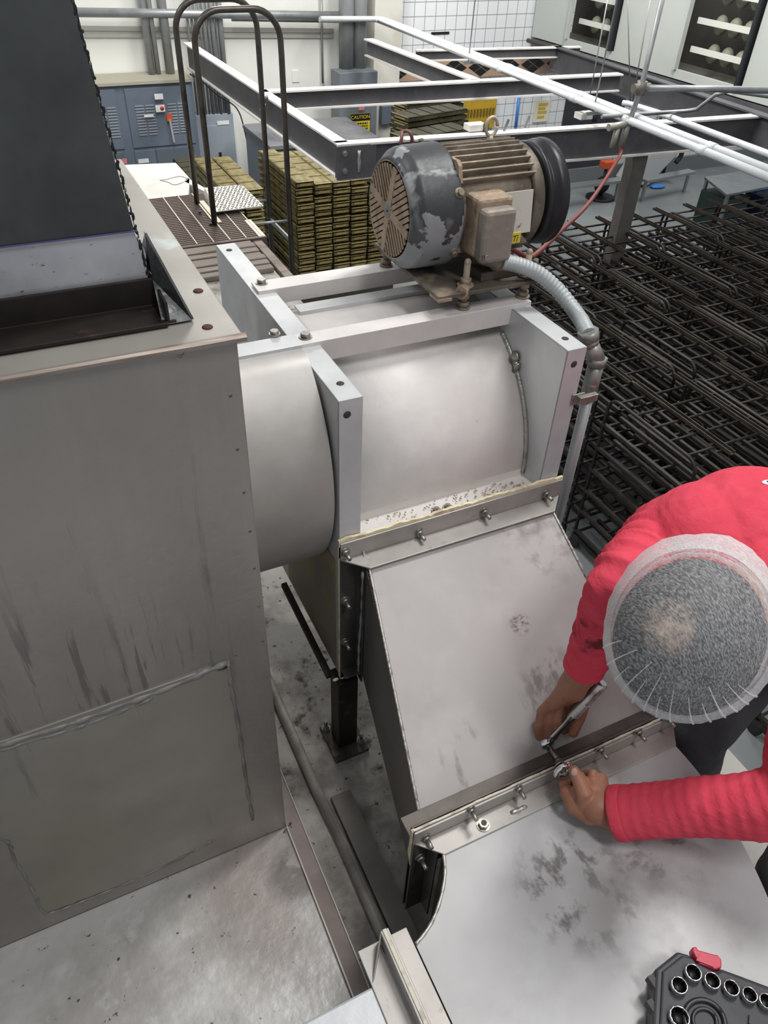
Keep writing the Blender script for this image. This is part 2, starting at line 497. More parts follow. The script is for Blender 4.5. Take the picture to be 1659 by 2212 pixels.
bead([(-140,1655),(0,1606),(150,1560),(260,1520),(380,1475),(490,1427)], .005, .35).build('caulk_bead', caulk, bx)
bead([(-140,1665),(0,1617),(150,1573),(230,1545),(330,1505)], .003, .5).build('caulk_bead', caulk, bx)
bead([(490,1427),(500,1490),(516,1580),(530,1680),(545,1768)], .004, .3).build('caulk_bead', caulk, bx)
bead([(457,1813),(400,1845),(300,1893),(200,1935),(130,1962),(95,1968),(80,1940),(55,1890),(30,1850),(18,1815),(-20,1805)], .0028, .5).build('caulk_bead', caulk, bx)
p = at('Y',BY,480,1437)
mb = MB(); mb.ell(p+V((0,-.004,0)), .012, .004, .006, None, 12, 8); mb.build('torn_corner', M('dark_gap', '#2c2a28', .2, .6), bx)

# ================================================================== DARK HOOD STANDING ON THE BOX
hd = thing('exhaust_hood', 'tall dark sheet steel hood standing on the stainless duct box', 'hood', (-.3,1.05,4.56))
HY = .95; R0 = .139
mb = MB()
def hx(z):  # right edge of the hood, leaning in upwards
    return R0 - (z-4.6)*.095
def slab(z0, z1, mi, y=HY, th=.62):
    n = 10; vs = []; fs = []
    for i in range(n+1):
        z = z0+(z1-z0)*i/n; w_ = .0025*math.sin(z*71)+.0015*math.sin(z*163)
        vs += [(-1.4,y,z),(hx(z)+w_,y,z),(hx(z)+w_-.004,y+th,z),(-1.4,y+th,z)]
    for i in range(n):
        for k in range(4):
            fs.append((i*4+k, i*4+(k+1) % 4, i*4+4+(k+1) % 4, i*4+4+k))
    fs += [(3,2,1,0), tuple(n*4+k for k in range(4))]
    return MB().add(vs, fs)
slab(4.60,4.66,0).build('lower_sheet', hop_silver, hd)
slab(4.6615,5.75,0,HY-.0015,.623).build('upper_sheet', hop_m, hd)
mb = MB().bar((-1.3,HY-.003,4.6605),(.133,HY-.003,4.6605),.002,.0016); mb.build('blue_film_edge', M('blue_film', '#50507a', 0, .5), hd)
mb = MB()
for i in range(260):
    z = 4.6+1.0*i/259
    mb.ell(V((hx(z)-.0005+.001*math.sin(i*2.3), HY-.001, z)), .0013+.0008*math.sin(i*1.3), .0012, .0035+.0015*math.sin(i*2.9), None, 8, 6)
mb.build('burnt_edge', M('burnt_edge', '#1f2021', .3, .5, [('#4a4b4b', 60, .55, .7, .8)]), hd)
mb = MB(); angle(mb, (-1.3,HY-.004,4.562), (R0+.004,HY-.004,4.562), (0,-1,0), (0,0,1), .062, .040, .005); mb.build('base_angle', rust, hd, .001)
mb = MB(); angle(mb, (R0+.003,HY-.06,4.562), (R0+.003,1.57,4.562), (1,0,0), (0,0,1), .012, .03, .004); mb.build('base_angle', rust, hd, .001)
a_ = at('Z',4.563,415,691); b_ = at('Z',4.563,352,702); c_ = V((R0+.003,HY,4.655)); d_ = V((R0+.012,HY+.16,4.563)); e_ = V((R0+.002,HY-.01,4.60))
gp = MB().prism([c_, e_, b_, a_], (0,.004,.003)).prism([c_, a_, d_], (.003,.003,0)); gp.build('corner_skirt', M('shiny_corner_sheet', '#707372', .85, .25, [('#3c3f3f', 16, .45, .62, .8), ('#b9bcbb', 30, .6, .72, .8)], (40,.4,.004)), hd)
mb = MB()
for q in ((305,606),(352,700),(376,706),(400,693)):
    pass

# ================================================================== FAN (blower) ON ITS ANGLE FRAME
FY = 1.0
fan = thing('blower', 'silver belt driven blower in an angle iron frame, scroll between two end plates', 'fan', (.66,1.35,3.3))
SCY, SCZ, SCR = 1.35, 4.0, .29
LX0, LX1, RX0, RX1 = .418, .465, .893, .94
# scroll: drum plus outlet throat
prof = []
for i in range(49):   # outline in YZ, from throat bottom round the drum to throat top
    a = math.radians(-95 + (275-0)*i/48)
    prof.append((SCY+SCR*math.cos(a), SCZ+SCR*math.sin(a)))
poly = [V((LX1-.04,y,z)) for y, z in prof] + [V((LX1-.04, SCY-SCR, SCZ-.02)), V((LX1-.04, FY+.01, 3.985)), V((LX1-.04, FY+.01, 3.60)), V((LX1-.04, 1.25, 3.60))]
mb = MB().prism(poly, (RX0-LX1+.042,0,0))
for k in range(len(mb.f)):
    if len(mb.f[k]) == 4 and k-2 < 48: mb.sm[k] = True
mb.build('scroll', alum, fan)
# end plates with flanges
def endplate(x0, x1, nm):
    mb = MB()
    mb.box((x0,FY,3.575),(x0+.004,1.745,4.32))
    mb.box((x0,FY,4.316),(x1,1.745,4.32))
    mb.box((x0,FY,3.575),(x1,FY+.004,4.32))
    mb.box((x0,1.741,3.575),(x1,1.745,4.32))
    return mb.build(nm, galv, fan, .002)
endplate(LX0,LX1,'end_plate'); endplate(RX0,RX1,'end_plate')
hole = M('bolt_hole', '#3b3733', .2, .7)
for P, ax in ((at('Z',4.3205,735,828),Z1),(at('Z',4.3205,495,540),Z1),(at('Z',4.3205,1221,731),Z1),(at('Y',FY-.0005,750,896),-Y1),(at('Y',FY-.0005,1240,787),-Y1)):
    mb = MB().lathe(P, ax, [(0,.0072),(.0006,.0066),(.0008,0)], 14); mb.build('bolt_hole', hole, fan)
mb = MB(); angle(mb, (LX0+.008,1.197,4.328), (RX1+.002,1.197,4.328), (0,1,0), (0,0,-1), .042, .044, .005); mb.build('front_rail', alum, fan, .0012)
mb = MB(); angle(mb, (LX0+.008,1.447,4.328), (RX1+.002,1.447,4.328), (0,1,0), (0,0,-1), .05, .035, .005); mb.build('rear_rail', alum, fan, .0012)
mb = MB(); angle(mb, (LX1+.03,1.39,4.296), (RX0-.02,1.39,4.296), (0,1,0), (0,0,-1), .035, .012, .004); mb.build('top_strip', galv, fan, .001)
for q in ((660,729),(565,612)):
    mb = MB().hexbolt(at('Z',4.328,*q), Z1, .0095, .010); mb.build('rail_bolt', bolt_m, fan)
# weld bead where scroll meets right end plate, and a pull tab
P = [V((RX0-.003, SCY+(SCR+.001)*math.cos(a), SCZ+(SCR+.001)*math.sin(a))) for a in [math.radians(118+ (182-118)*i/110) for i in range(111)]]
R_ = [.0042*(1+.35*abs(math.sin(i*1.15))) for i in range(111)]
MB().tube(P, R_, 8).build('weld_bead', M('weld', '#a7a5a0', .6, .4, [('#6e6b66', 60, .5, .62, .7)]), fan)
q = at('X',RX0-.004,1114,770)
mb = MB().lathe(q, -X1, [(0,.012),(.003,.012),(.005,.009),(.009,.0045),(.010,0)], 18).tube([q+V((0,-.004,-.008)), q+V((-.002,-.010,-.03))], .006, 8).lathe(q+V((-.001,-.014,-.016)), -Y1, [(0,.009),(.003,.009),(.004,.003),(.004,0)], 16); mb.build('latch_knob', bolt_m, fan)
# round inlet duct running to the plenum box
IC = (1.315,4.10); IR = .31
sec = [(1.20,4.345),(1.165,4.345)]
for k in range(30):
    g = math.radians(128 + (245-128)*k/29)
    sec.append((IC[0]+IR*math.cos(g), IC[1]+IR*math.sin(g)))
sec.append((1.20,3.815))
mb = MB(); vs = []; fs = []; n = len(sec)
for x in (BX-.02, BX+.10, LX0-.006):
    vs += [(x,y,z) for y, z in sec]
for j in range(2):
    for k in range(n-1):
        fs.append((j*n+k, j*n+k+1, (j+1)*n+k+1, (j+1)*n+k))
mb.add(vs, fs, 0, True)
mb.add([(x,y,z) for x in (BX-.02,LX0-.006) for y, z in ((1.20,4.345),(1.20,3.815))], [(0,1,3,2)])
mb.add([(LX0-.006,y,z) for y, z in sec], [tuple(range(n))])
ind = mb.build('inlet_duct', round_m, fan)
mb = MB(); angle(mb, (BX+.004,1.155,4.351), (LX0-.004,1.155,4.351), (0,1,0), (0,0,-1), .045, .012, .003); mb.build('collar_strip', galv, fan, .001)
mb = MB().hexbolt(at('Z',4.353,593,722), Z1, .008, .008); mb.build('collar_bolt', bolt_m, fan)
# dark disc painting the shaded gap between inlet duct and left end plate
mb = MB().lathe((LX0-.0055,1.25,4.06), X1, [(0,.20),(.005,.20)], 48); mb.build('gap_shade_disc', M('gap_shade', '#2a2725', 0, .7), fan)
# angled brace and yellow-stained back plate under the inlet duct
mb = MB().bar(at('Y',1.30,613,1262), at('Y',1.03,712,1462), .014, .014); mb.build('brace', rust, fan)
mb = MB().box((LX0-.003,1.02,3.59),(LX0-.0005,1.33,3.93)); mb.build('stained_plate', M('stained_plate', '#8e897c', .3, .5, [('#a5925a', 7, .5, .62, .9), ('#4d4a44', 4, .5, .7, .7)]), fan)
# debris lying in the gutter in front of the scroll
mb = MB(); rr = random.Random(3)
for i in range(130):
    x = rr.uniform(.5,.885); y = rr.uniform(1.008,1.05)
    if x < .68 and rr.random() < .6: continue
    mb.ell((x,y,3.988), rr.uniform(.001,.004), rr.uniform(.001,.003), rr.uniform(.001,.002), Matrix.Rotation(rr.uniform(0,3),3,'Z'), 6, 4)
o = single(mb, 'metal_shavings', M('shavings', '#a48d6e', .2, .7), 'loose brown shavings in the gutter below the scroll', 'debris'); o['kind'] = 'stuff'
for q in ((943,1104),(967,1097)):
    p = at('Z',3.986,*q)
    mb = MB().tube([p, p+Z1*.002], .011, 16).tube([p+Z1*.002, p+Z1*.008], .007, 6).tube([p+Z1*.008,p+Z1*.010], .004, 10, 0)
    single(mb, 'hex_nut', bolt_m, 'loose hex nut with washer lying below the scroll, '+('left' if q[0] < 950 else 'right')+' of two', 'nut', 'loose nuts below the scroll')

# support leg under the fan, with base plate bolted to the oven top
lg = thing('steel_post', 'square brown steel post on a bolted base plate under the fan', 'post', (.43,1.0,3.3))
mb = MB().box((.405,.975,3.312),(.455,1.025,3.575)); mb.build('post', rust, lg, .002)
bp_m = M('grimy_plate', '#5c564e', .3, .6, [('#37322e', 14, .45, .62, .8), ('#8b857b', 25, .6, .72, .6)])
mb = MB().box((.385,.945,3.30),(.475,1.055,3.311)); mb.build('base_plate', bp_m, lg, .001)
for P in ((.398,1.045,3.311),(.467,.975,3.311)):
    mb = MB().hexbolt(P, Z1, .0085, .010, .022, .005); mb.build('anchor_bolt', bolt_m, lg)

# ================================================================== MOTOR
MY, MZ = 1.36, 4.492
mo = thing('electric_motor', 'dusty finned electric motor with peeling fan cover on top of the blower', 'motor', (.83,MY,4.37))
peel = M('peeling_black_paint', '#3b3d40', .2, .45, [('#8a9094', (8,8,8), .53, .545, .95), ('#aeb2b3', (5,9,5), .55, .6, .7, (-.05,0,.22), .19), ('#9fb9c4', 11, .66, .675, .8), ('#9d8f80', 30, .7, .76, .6)], (30,.15), .1)
dusty = M('floury_dust', '#a08d79', 0, .85, [('#7d6c5b', 30, .42, .62, .7), ('#bba995', 70, .55, .7, .7)], (160,.5,.003))
finm = M('dusty_fin', '#8f8374', .15, .7, [('#5d564d', 14, .42, .62, .8), ('#b3a592', 30, .55, .72, .8)], (90,.2))
mb = MB().lathe((.68,MY,MZ), X1, [(.004,.088),(0,.091),(0,.094),(.003,.098),(.008,.101),(.012,.104),(.02,.112),(.028,.1145),(.035,.114),(.040,.1155),(.098,.1165),(.103,.117),(.103,.108)], 64)
fc = mb.build('fan_cover', peel, mo)
mb = MB().lathe((.679,MY,MZ), X1, [(.002,.0895),(0,.0915),(.002,.0935)], 64); mb.build('cover_rim', finm, fc)
g = MB().lathe((.6835,MY,MZ), X1, [(0,.0885),(.003,.0885),(.003,0)], 48, 1)
# slotted grille: four quadrants of bars, two of them caked shut with dust
for qd in range(4):
    a0 = qd*math.pi/2 + .25
    mid = a0+math.pi/4
    d1 = V((0, math.cos(mid), math.sin(mid))) ; d2 = X1.cross(d1)
    for k in range(-5,6):
        off = k*.0112
        c = V((.681,MY,MZ))
        s0 = max(.012+abs(off)*1.0, .02); s1 = math.sqrt(max(.0872**2-off**2, 0))
        if s1 > s0+.008:
            g.bar(c+d1*s0+d2*off, c+d1*s1+d2*off, .0048 if qd in (0,2) else .0085, .006, X1)
for qd in range(4):
    a = qd*math.pi/2 + .25
    d = V((0, math.cos(a), math.sin(a)))
    g.bar(V((.680,MY,MZ)), V((.6812,MY,MZ))+d*.087, .017, .007, X1)
g.lathe((.677,MY,MZ), X1, [(0,.016),(.004,.022)], 24)
g.build('fan_grille', [dusty, M('grille_dark', '#54473b', 0, .8)], mo)
mb = MB().lathe((.676,MY,MZ), X1, [(0,0),(0,.014),(.003,.019)], 24).lathe((.6755,MY,MZ), X1, [(0,0),(0,.0022)], 10); mb.build('hub_cap', M('bare_hub', '#7f827f', .5, .5, [('#5f625f', 60, .45, .6, .8), ('#a08d79', 50, .55, .62, .8)]), mo)
# stator frame with long cooling fins
mb = MB().lathe((.785,MY,MZ), X1, [(0,.094),(.172,.094)], 48)
for k in range(34):
    a = math.radians(-58 + k*8.6)
    if -math.pi*.999 < 0 and math.radians(148) < a < math.radians(212): continue
    d = V((0, math.cos(a), math.sin(a)))
    c0 = V((.783,MY,MZ)); L_ = .176
    mb.bar(c0+d*.101, c0+d*.101+V((L_,0,0)), .0032, .024, d)
mb.build('stator_frame', finm, mo)
mb = MB().lathe((.955,MY,MZ), X1, [(0,.099),(.004,.104),(.022,.104),(.030,.097),(.034,.07),(.05,.03),(.05,0)], 48); mb.build('end_bell', M('end_bell', '#6c655b', .3, .6, [('#473f38', 12, .45, .6, .8), ('#9b8f7f', 20, .58, .7, .7)]), mo)
mb = MB().lathe((.992,MY,MZ), X1, [(0,.05),(0,.098),(.004,.103),(.010,.103),(.014,.092),(.022,.092),(.028,.103),(.034,.105),(.048,.106),(.052,.100),(.052,.03)], 56); mb.build('pulley', M('pulley_black', '#26272a', .4, .4, [('#3a3b3e', 9, .5, .7, .6)]), mo)
for sy in (-1,1):
    for (a,) in ((35,),(145,)):
        pass
for a in (152, 210, 60, 330):
    d = V((0, math.cos(math.radians(a)), math.sin(math.radians(a))))
    p = V((.776,MY,MZ))+d*.116
    mb = MB().lathe(p-d*.004, d, [(0,.010),(.006,.010),(.007,.0065)], 14).tube([p+d*.003,p+d*.010], .0062, 6)
    mb.build('cover_bolt', finm, fc)
# lifting ear bracket beside the cover, seen end on
d = V((0, math.cos(math.radians(128)), math.sin(math.radians(128))))
d2 = X1.cross(d)
c0 = V((.781,MY,MZ))+d*.109
mb = MB().prism([c0-d2*.028, c0-d2*.006+d*.018, c0+d2*.006+d*.018, c0+d2*.030], (.008,0,0)); mb.build('ear', dusty, mo)
# eye bolt
c = V((.905,MY+.01,MZ+.135)); mb = MB().tube([c+V((0,math.cos(a)*.0,0))+V((math.cos(a)*.013,0,math.sin(a)*.017)) for a in [2*math.pi*i/20 for i in range(21)]], .0035, 8).tube([c-Z1*.032, c-Z1*.016], .006, 10); mb.build('eyebolt', M('eyebolt', '#b9b19d', .4, .5), mo)
# terminal box on the front
tb = MB().box((.802,1.225,4.428),(.880,1.29,4.540)); 
tbo = tb.build('terminal_box', dusty, mo, .006)
mb = MB().box((.804,1.198,4.424),(.874,1.230,4.526)); tcv = mb.build('terminal_cover', M('terminal_cover', '#8f877e', .2, .6, [('#7b756e', 6, .42, .62, .8), ('#a59888', 20, .58, .72, .7)], (70,.15)), tbo, .008)
mb = MB().hexbolt((.814,1.199,4.440), -Y1, .006, .006); mb.build('cover_screw', bolt_m, tcv)
mb = MB().lathe((.86,1.235,4.418), V((.8,-.1,-.3)), [(-.03,.02),(0,.02),(.003,.024),(.016,.024),(.018,.018),(.03,.018)], 20); mb.build('cable_entry', M('entry_zinc', '#8d857a', .4, .6), tbo)
mb = MB().prism([V((.885,MY-.108,4.455)), V((.948,MY-.108,4.455)), V((.948,MY-.098,4.535)), V((.885,MY-.098,4.535))], (0,-.003,0)); npl = mb.build('nameplate', M('nameplate', '#c2bfb6', .2, .5, [('#8a857b', 9, .5, .6, .8), ('#55504a', (20,20,50), .66, .7, .9)]), mo)
mb = MB().prism([V((.893,MY-.1115,4.437)), V((.925,MY-.1115,4.437)), V((.925,MY-.1105,4.458)), V((.893,MY-.1105,4.458))], (0,-.002,0)); st_ = mb.build('yellow_tag', M('yellow_tag', '#cdb93c', 0, .5, [('#b39f2c', 40, .5, .65, .7)]), npl)
mb = MB()
for a, b in (((.890,4.440),(.894,4.452)),((.900,4.452),(.912,4.4525)),((.902,4.441),(.905,4.451)),((.909,4.440),(.911,4.449))):
    mb.bar((a[0]+.007,MY-.1137,a[1]),(b[0]+.007,MY-.1133,b[1]),.001,.0012,Y1)
mb.build('pen_mark', dark_m, st_)
# base plate hung on threaded studs
mb = MB().box((.715,1.198,4.366),(.95,1.50,4.374)).box((.83,1.23,4.374),(.95,1.28,4.392)).box((.83,1.44,4.374),(.95,1.49,4.392)); bpl = mb.build('motor_base', M('motor_base', '#6d645a', .3, .6, [('#4b443d', 7, .42, .62, .8), ('#978a79', 14, .58, .72, .7)]), mo, .0015)
for x, y in ((.789,1.222),(.935,1.222),(.735,1.475),(.935,1.475)):
    mb = MB().tube([(x,y,4.329),(x,y,4.425)], .0068, 10).tube([(x,y,4.3285),(x,y,4.332)], .015, 14).tube([(x,y,4.332),(x,y,4.343)], .0115, 6).tube([(x,y,4.350),(x,y,4.362)], .011, 6).tube([(x,y,4.375),(x,y,4.379)], .017, 14).tube([(x,y,4.379),(x,y,4.392)], .011, 6).ell((x,y,4.424), .0072, .0072, .008, None, 10, 8)
    mb.build('levelling_stud', M('dusty_stud', '#968a7c', .3, .7, [('#6f665c', 40, .45, .62, .7), ('#b5a896', 60, .58, .7, .7)]), mo)
mb = MB().box((.715,1.196,4.362),(.745,1.235,4.368)).tube([(.790,1.222,4.370),(.770,1.205,4.370)], .014, 8); mb.build('plate_lug', dusty, bpl)

# ================================================================== FLEXIBLE CONDUIT
fx = thing('flexible_conduit', 'grey flexible conduit arching from the motor to a vertical pipe', 'conduit', (1.0,1.03,3.3))
pts = spline([at('Y',1.215,1085,566), at('Y',1.205,1118,572), at('Y',1.19,1163,591), at('Y',1.165,1205,627), at('Y',1.12,1242,673), at('Y',1.07,1262,704), at('Y',1.045,1271,722)], 18)
R_ = [.0152+.0012*math.sin(i*2.1) for i in range(len(pts))]
MB().tube(pts, R_, 16).build('corrugated_hose', M('flex_grey', '#a3a9aa', .1, .45, [('#8b9192', 8, .45, .7, .6)]), fx)
e = pts[-1]; dn = (V((1.003,1.032,4.235))-e).normalized()
mb = MB().tube([e-dn*.008, e+dn*.012], .021, 8).tube([e+dn*.012, e+dn*.022], .0185, 16).tube([e+dn*.022, V((1.003,1.032,4.262))], .017, 16).tube([V((1.003,1.032,4.268)),V((1.003,1.032,4.252))], .021, 6).tube([V((1.003,1.032,4.252)), V((1.003,1.032,4.17))], .0165, 14)
mb.build('connector', M('zinc_connector', '#94948f', .6, .4, [('#6f706c', 20, .45, .65, .7)], (60,.1)), fx)
mb = MB().tube([(1.003,1.032,4.20),(1.001,1.031,3.9),(.998,1.03,3.3)], .0125, 14); mb.build('rigid_pipe', conduit_m, fx)
mb = MB().box((.928,.996,4.192),(.958,.999,4.216)).box((.940,.985,4.196),(.985,.997,4.212)).lathe((1.002,1.031,4.196), Z1, [(0,.0155),(.014,.0155)], 16); mb.build('pipe_clamp', bolt_m, fx, .001)

# ================================================================== TRANSITION DUCT (upper flange to lower flange)
tr = thing('transition_duct', 'dusty sloping transition duct between the blower outlet and the lower flange', 'duct', (.66,.78,3.3))
sl = V((.465,.96,3.955)), V((.905,.96,3.955)), V((.945,.572,3.700)), V((.395,.572,3.700))
bl = V((.465,.96,3.60)), V((.905,.96,3.60)), V((.945,.572,3.46)), V((.395,.572,3.46))
trm = M('transition_sheet', '#a8a4a3', .12, .6, [('#8f8b89', 3, .42, .62, .6), ('#b8b5b4', 7, .52, .7, .5), ('#6f6a68', (14,14,14), .5, .62, .6, (.2,.15,.62), .13), ('#67605e', (40,24,9), .47, .6, .7, (.09,-.12,.47), .09), ('#6d6865', (30,10,10), .56, .64, .6, (-.12,-.19,.43), .1), ('#4a2c1e', (60,90,90), .44, .6, .85, (.07,.0,.545), .028)], None, .08)
mb = MB().prism(sl, (0,-.002,-.004)); mb.build('top_plate', trm, tr)
sidem = M('side_sheet', '#77736f', .5, .45, [('#5f5c59', 4, .42, .65, .7), ('#8c8884', 9, .55, .72, .5)], None, .1)
mb = MB().prism([sl[0]+V((0,.03,.012)), sl[3]+V((0,0,-.003)), bl[3], bl[0]+V((0,.03,0))], (.004,0,0)); mb.build('left_side', sidem, tr)
mb = MB().prism([sl[1]+V((0,.03,.012)), sl[2]+V((0,0,-.003)), bl[2], bl[1]+V((0,.03,0))], (-.004,0,0)); mb.build('right_side', sidem, tr)
mb = MB().prism(bl, (0,0,-.004)); mb.build('bottom_plate', sidem, tr)
wm = M('seam_weld', '#b9b5b0', .6, .4, [('#77736f', 80, .5, .6, .8)])
for a, b in ((sl[0],sl[3]),(sl[1],sl[2])):
    P = [a.lerp(b, i/90)+V((0,0,.001)) for i in range(91)]
    MB().tube(P, [.0024*(1+.5*abs(math.sin(i*1.9))) for i in range(91)], 6).build('edge_weld', wm, tr)
# upper flange: three angle irons, gasket, bolts
fm = M('flange_angle', '#aaa6a2', .4, .5, [('#8b8783', 6, .42, .65, .7), ('#7c7267', 22, .62, .72, .6)], None, .1)
fmd = M('flange_angle_raw', '#6b6a67', .75, .38, [('#555452', 5, .42, .65, .7), ('#85837f', (8,8,30), .55, .7, .5)], None, .1)
mb = MB().box((.417,.988,3.955),(.948,.992,4.001)).prism([V((.419,.988,3.955)),V((.946,.988,3.955)),V((.905,.945,3.955)),V((.462,.945,3.955))], (0,0,.004))
mb.build('flange_top', fm, tr, .0012)
mb = MB(); angle(mb, (.460,.992,3.575), (.460,.992,3.958), (0,-1,0), (-1,0,0), .03, .044, .004); mb.build('flange_left', fmd, tr, .001)
mb = MB(); angle(mb, (.905,.992,3.575), (.905,.992,3.958), (0,-1,0), (1,0,0), .03, .044, .004); mb.build('flange_right', fmd, tr, .001)
mb = MB(); angle(mb, (.417,.992,3.61), (.948,.992,3.61), (0,-1,0), (0,0,-1), .03, .040, .004); mb.build('flange_bottom', fmd, tr, .001)
def ragged(a, b, dz, th, n=60, amp=.002):
    a, b = V(a), V(b); vs, fs = [], []
    rr = random.Random(int(a.x*1000))
    for i in range(n+1):
        p = a.lerp(b, i/n); h = amp*rr.uniform(-1,1)+amp*.8*math.sin(i*.5)
        vs += [p, p+V((0,0,dz+h)), p+V((0,th,dz+h)), p+V((0,th,0))]
    for i in range(n):
        for k in range(4): fs.append((i*4+k, i*4+(k+1) % 4, i*4+4+(k+1) % 4, i*4+4+k))
    return MB().add(vs, fs)
ragged((.415,.9925,3.96),(.95,.9925,3.96),.047,.006).build('gasket', gasket, tr)
mb = MB().box((.4145,.9925,3.58),(.4185,.998,3.99)).box((.42,.9925,3.572),(.455,.998,3.577)); mb.build('gasket', gasket, tr)
for q in ((745,1192),(905,1150),(1045,1105),(1178,1066)):
    mb = MB().hexbolt(at('Y',.988,*q), -Y1, .0078, .008, .017, .0042); mb.build('flange_bolt', bolt_m, tr)
for q in ((745,1296),(745,1385)):
    mb = MB().hexbolt(at('Y',.988,*q), -Y1, .0078, .008, .017, .0042); mb.build('flange_bolt', bolt_m, tr)
# blueish caulk line down the left corner
P = spline([at('Y',.965,784,1235), at('Y',.97,782,1310), at('Y',.97,776,1390), at('Y',.97,774,1455)], 8)
MB().tube(P, [.003+.0012*math.sin(i*1.9) for i in range(len(P))], 8).build('caulk_bead', M('blue_caulk', '#8d979b', .1, .5, [('#6c7579', 30, .5, .65, .7)]), tr)
mb = MB()
for q in ((725,1468),(740,1463),(755,1460),(768,1455),(733,1474)):
    mb.ell(at('Y',.99,*q), .008, .004, .004, None, 8, 6)
mb.build('sealant_lump', gasket, tr)
# lower flange, back half belongs to this duct
LFY, LFX0, LFX1, LFZ = .528, .357, .953, 3.740
mb = MB(); angle(mb, (LFX0,LFY+.004,3.700), (LFX1,LFY+.004,3.700), (0,1,0), (0,0,1), .042, .040, .004); mb.build('lower_flange_top', M('dirty_flange', '#5f5853', .4, .5, [('#463f3b', 7, .42, .62, .8), ('#8b847e', 12, .6, .74, .6)]), tr, .001)
mb = MB(); angle(mb, (.395,LFY+.004,3.43), (.395,LFY+.004,3.702), (0,1,0), (-1,0,0), .03, .038, .004); mb.build('lower_flange_left', fmd, tr, .001)
mb = MB(); angle(mb, (.925,LFY+.004,3.43), (.925,LFY+.004,3.702), (0,1,0), (1,0,0), .03, .038, .004); mb.build('lower_flange_right', fmd, tr, .001)

# ================================================================== ELBOW DUCT
el = thing('elbow_duct', 'wide dusty elbow duct with hand smears, foremost in the picture', 'duct', (.66,.3,3.3))
EZ = 3.700
inner = [at('Z',EZ,*q) for q in ((957,1838),(961,1870),(960,1902),(951,1945),(936,1986),(918,2016),(898,2040))]
inner = spline(inner, 4)
outp = [at('Z',EZ,905,2045), at('Z',EZ,1000,2235)]
ox = inner[-1].x
outer = [V((.925,.49,EZ)), V((.925,.42,EZ)), V((.915,.36,EZ)), V((.897,.28,EZ)), V((.865,.19,EZ)), V((.82,.10,EZ)), V((.74,-.03,EZ)), V((.62,-.16,EZ)), V((.48,-.24,EZ)), V((ox,-.27,EZ))]
outer = spline(outer, 5)
elm = M('elbow_sheet', '#b4b4b5', .12, .58, [('#9d9c9d', 3, .42, .65, .6), ('#c6c7c9', 6, .5, .7, .5), ('#6d6a69', (34,22,20), .5, .6, .85, (-.08,.04,.4), .12), ('#75716f', (22,30,20), .5, .6, .8, (.09,.06,.4), .11), ('#716d6b', (16,10,10), .52, .64, .8, (.02,.17,.4), .12), ('#8b8888', (6,6,6), .45, .6, .7, (.02,-.06,.4), .17), ('#6a6462', (12,30,20), .5, .6, .8, (.17,.09,.4), .06)], None, .1)
poly = inner + outer[::-1]
mb = MB().prism([p for p in poly], (0,0,-.004)); mb.build('top_plate', elm, el)
mb = MB().prism([p+V((0,0,-.30)) for p in poly], (0,0,-.004)); mb.build('bottom_plate', sidem, el)
mb = MB(); vs = []; fs = []
for p in inner: vs += [p, p-V((0,0,.30))]
for i in range(len(inner)-1): fs.append((2*i,2*i+1,2*i+3,2*i+2))
mb.add(vs, fs, 0, True); mb.build('inner_wall', fmd, el)
mb = MB(); vs = []; fs = []
for p in outer: vs += [p, p-V((0,0,.30))]
for i in range(len(outer)-1): fs.append((2*i,2*i+1,2*i+3,2*i+2))
mb.add(vs, fs, 0, True); mb.build('outer_wall', sidem, el)
P = [p+V((0,0,.001)) for p in inner]
MB().tube(P, [.0022*(1+.5*abs(math.sin(i*2.3))) for i in range(len(P))], 6).build('edge_weld', wm, el)
mb = MB().box((LFX0,LFY-.008,3.700),(LFX1,LFY-.004,3.740)).prism([V((LFX0+.002,LFY-.008,3.701)),V((LFX1-.002,LFY-.008,3.701)),V((.925,LFY-.046,3.701)),V((.398,LFY-.046,3.701))], (0,0,.004)); mb.build('inlet_flange_top', fm, el, .0012)
mb = MB(); angle(mb, (.395,LFY-.004,3.43), (.395,LFY-.004,3.702), (0,-1,0), (-1,0,0), .03, .038, .004); mb.build('inlet_flange_left', fmd, el, .001)
mb = MB(); angle(mb, (.925,LFY-.004,3.43), (.925,LFY-.004,3.702), (0,-1,0), (1,0,0), .03, .038, .004); mb.build('inlet_flange_right', fmd, el, .001)
ragged((LFX0,LFY-.003,3.705),(LFX1,LFY-.003,3.705),.0372,.0038,70,.0012).build('gasket', gasket_w, el)
mb = MB().prism([V((LFX0-.002,LFY-.003,3.74)),V((LFX0+.004,LFY-.003,3.74)),V((LFX0+.004,LFY-.003,3.60)),V((LFX0-.004,LFY-.003,3.66))], (0,.006,0)); mb.build('gasket', gasket, el)
for q in ((920,1808),(1016,1748),(1119,1702),(1296,1618),(1378,1580),(1440,1550)):
    mb = MB().hexbolt(at('Y',LFY-.008,q[0],q[1]), -Y1, .0072, .007, .016, .004); mb.build('flange_bolt', bolt_m, el)
for q in ((907,1850),):
    mb = MB().hexbolt(at('Y',LFY-.008,q[0],q[1]), -Y1, .0078, .008, .018, .004); mb.build('flange_bolt', bolt_m, el)
p0, p1 = at('Z',EZ+.0045,1103,1757), at('Z',EZ+.0045,1138,1742)
MB().tube([p0.lerp(p1,i/6) for i in range(7)], [.003,.005,.0045,.005,.0045,.005,.003], 8).build('weld_dab', wm, el)
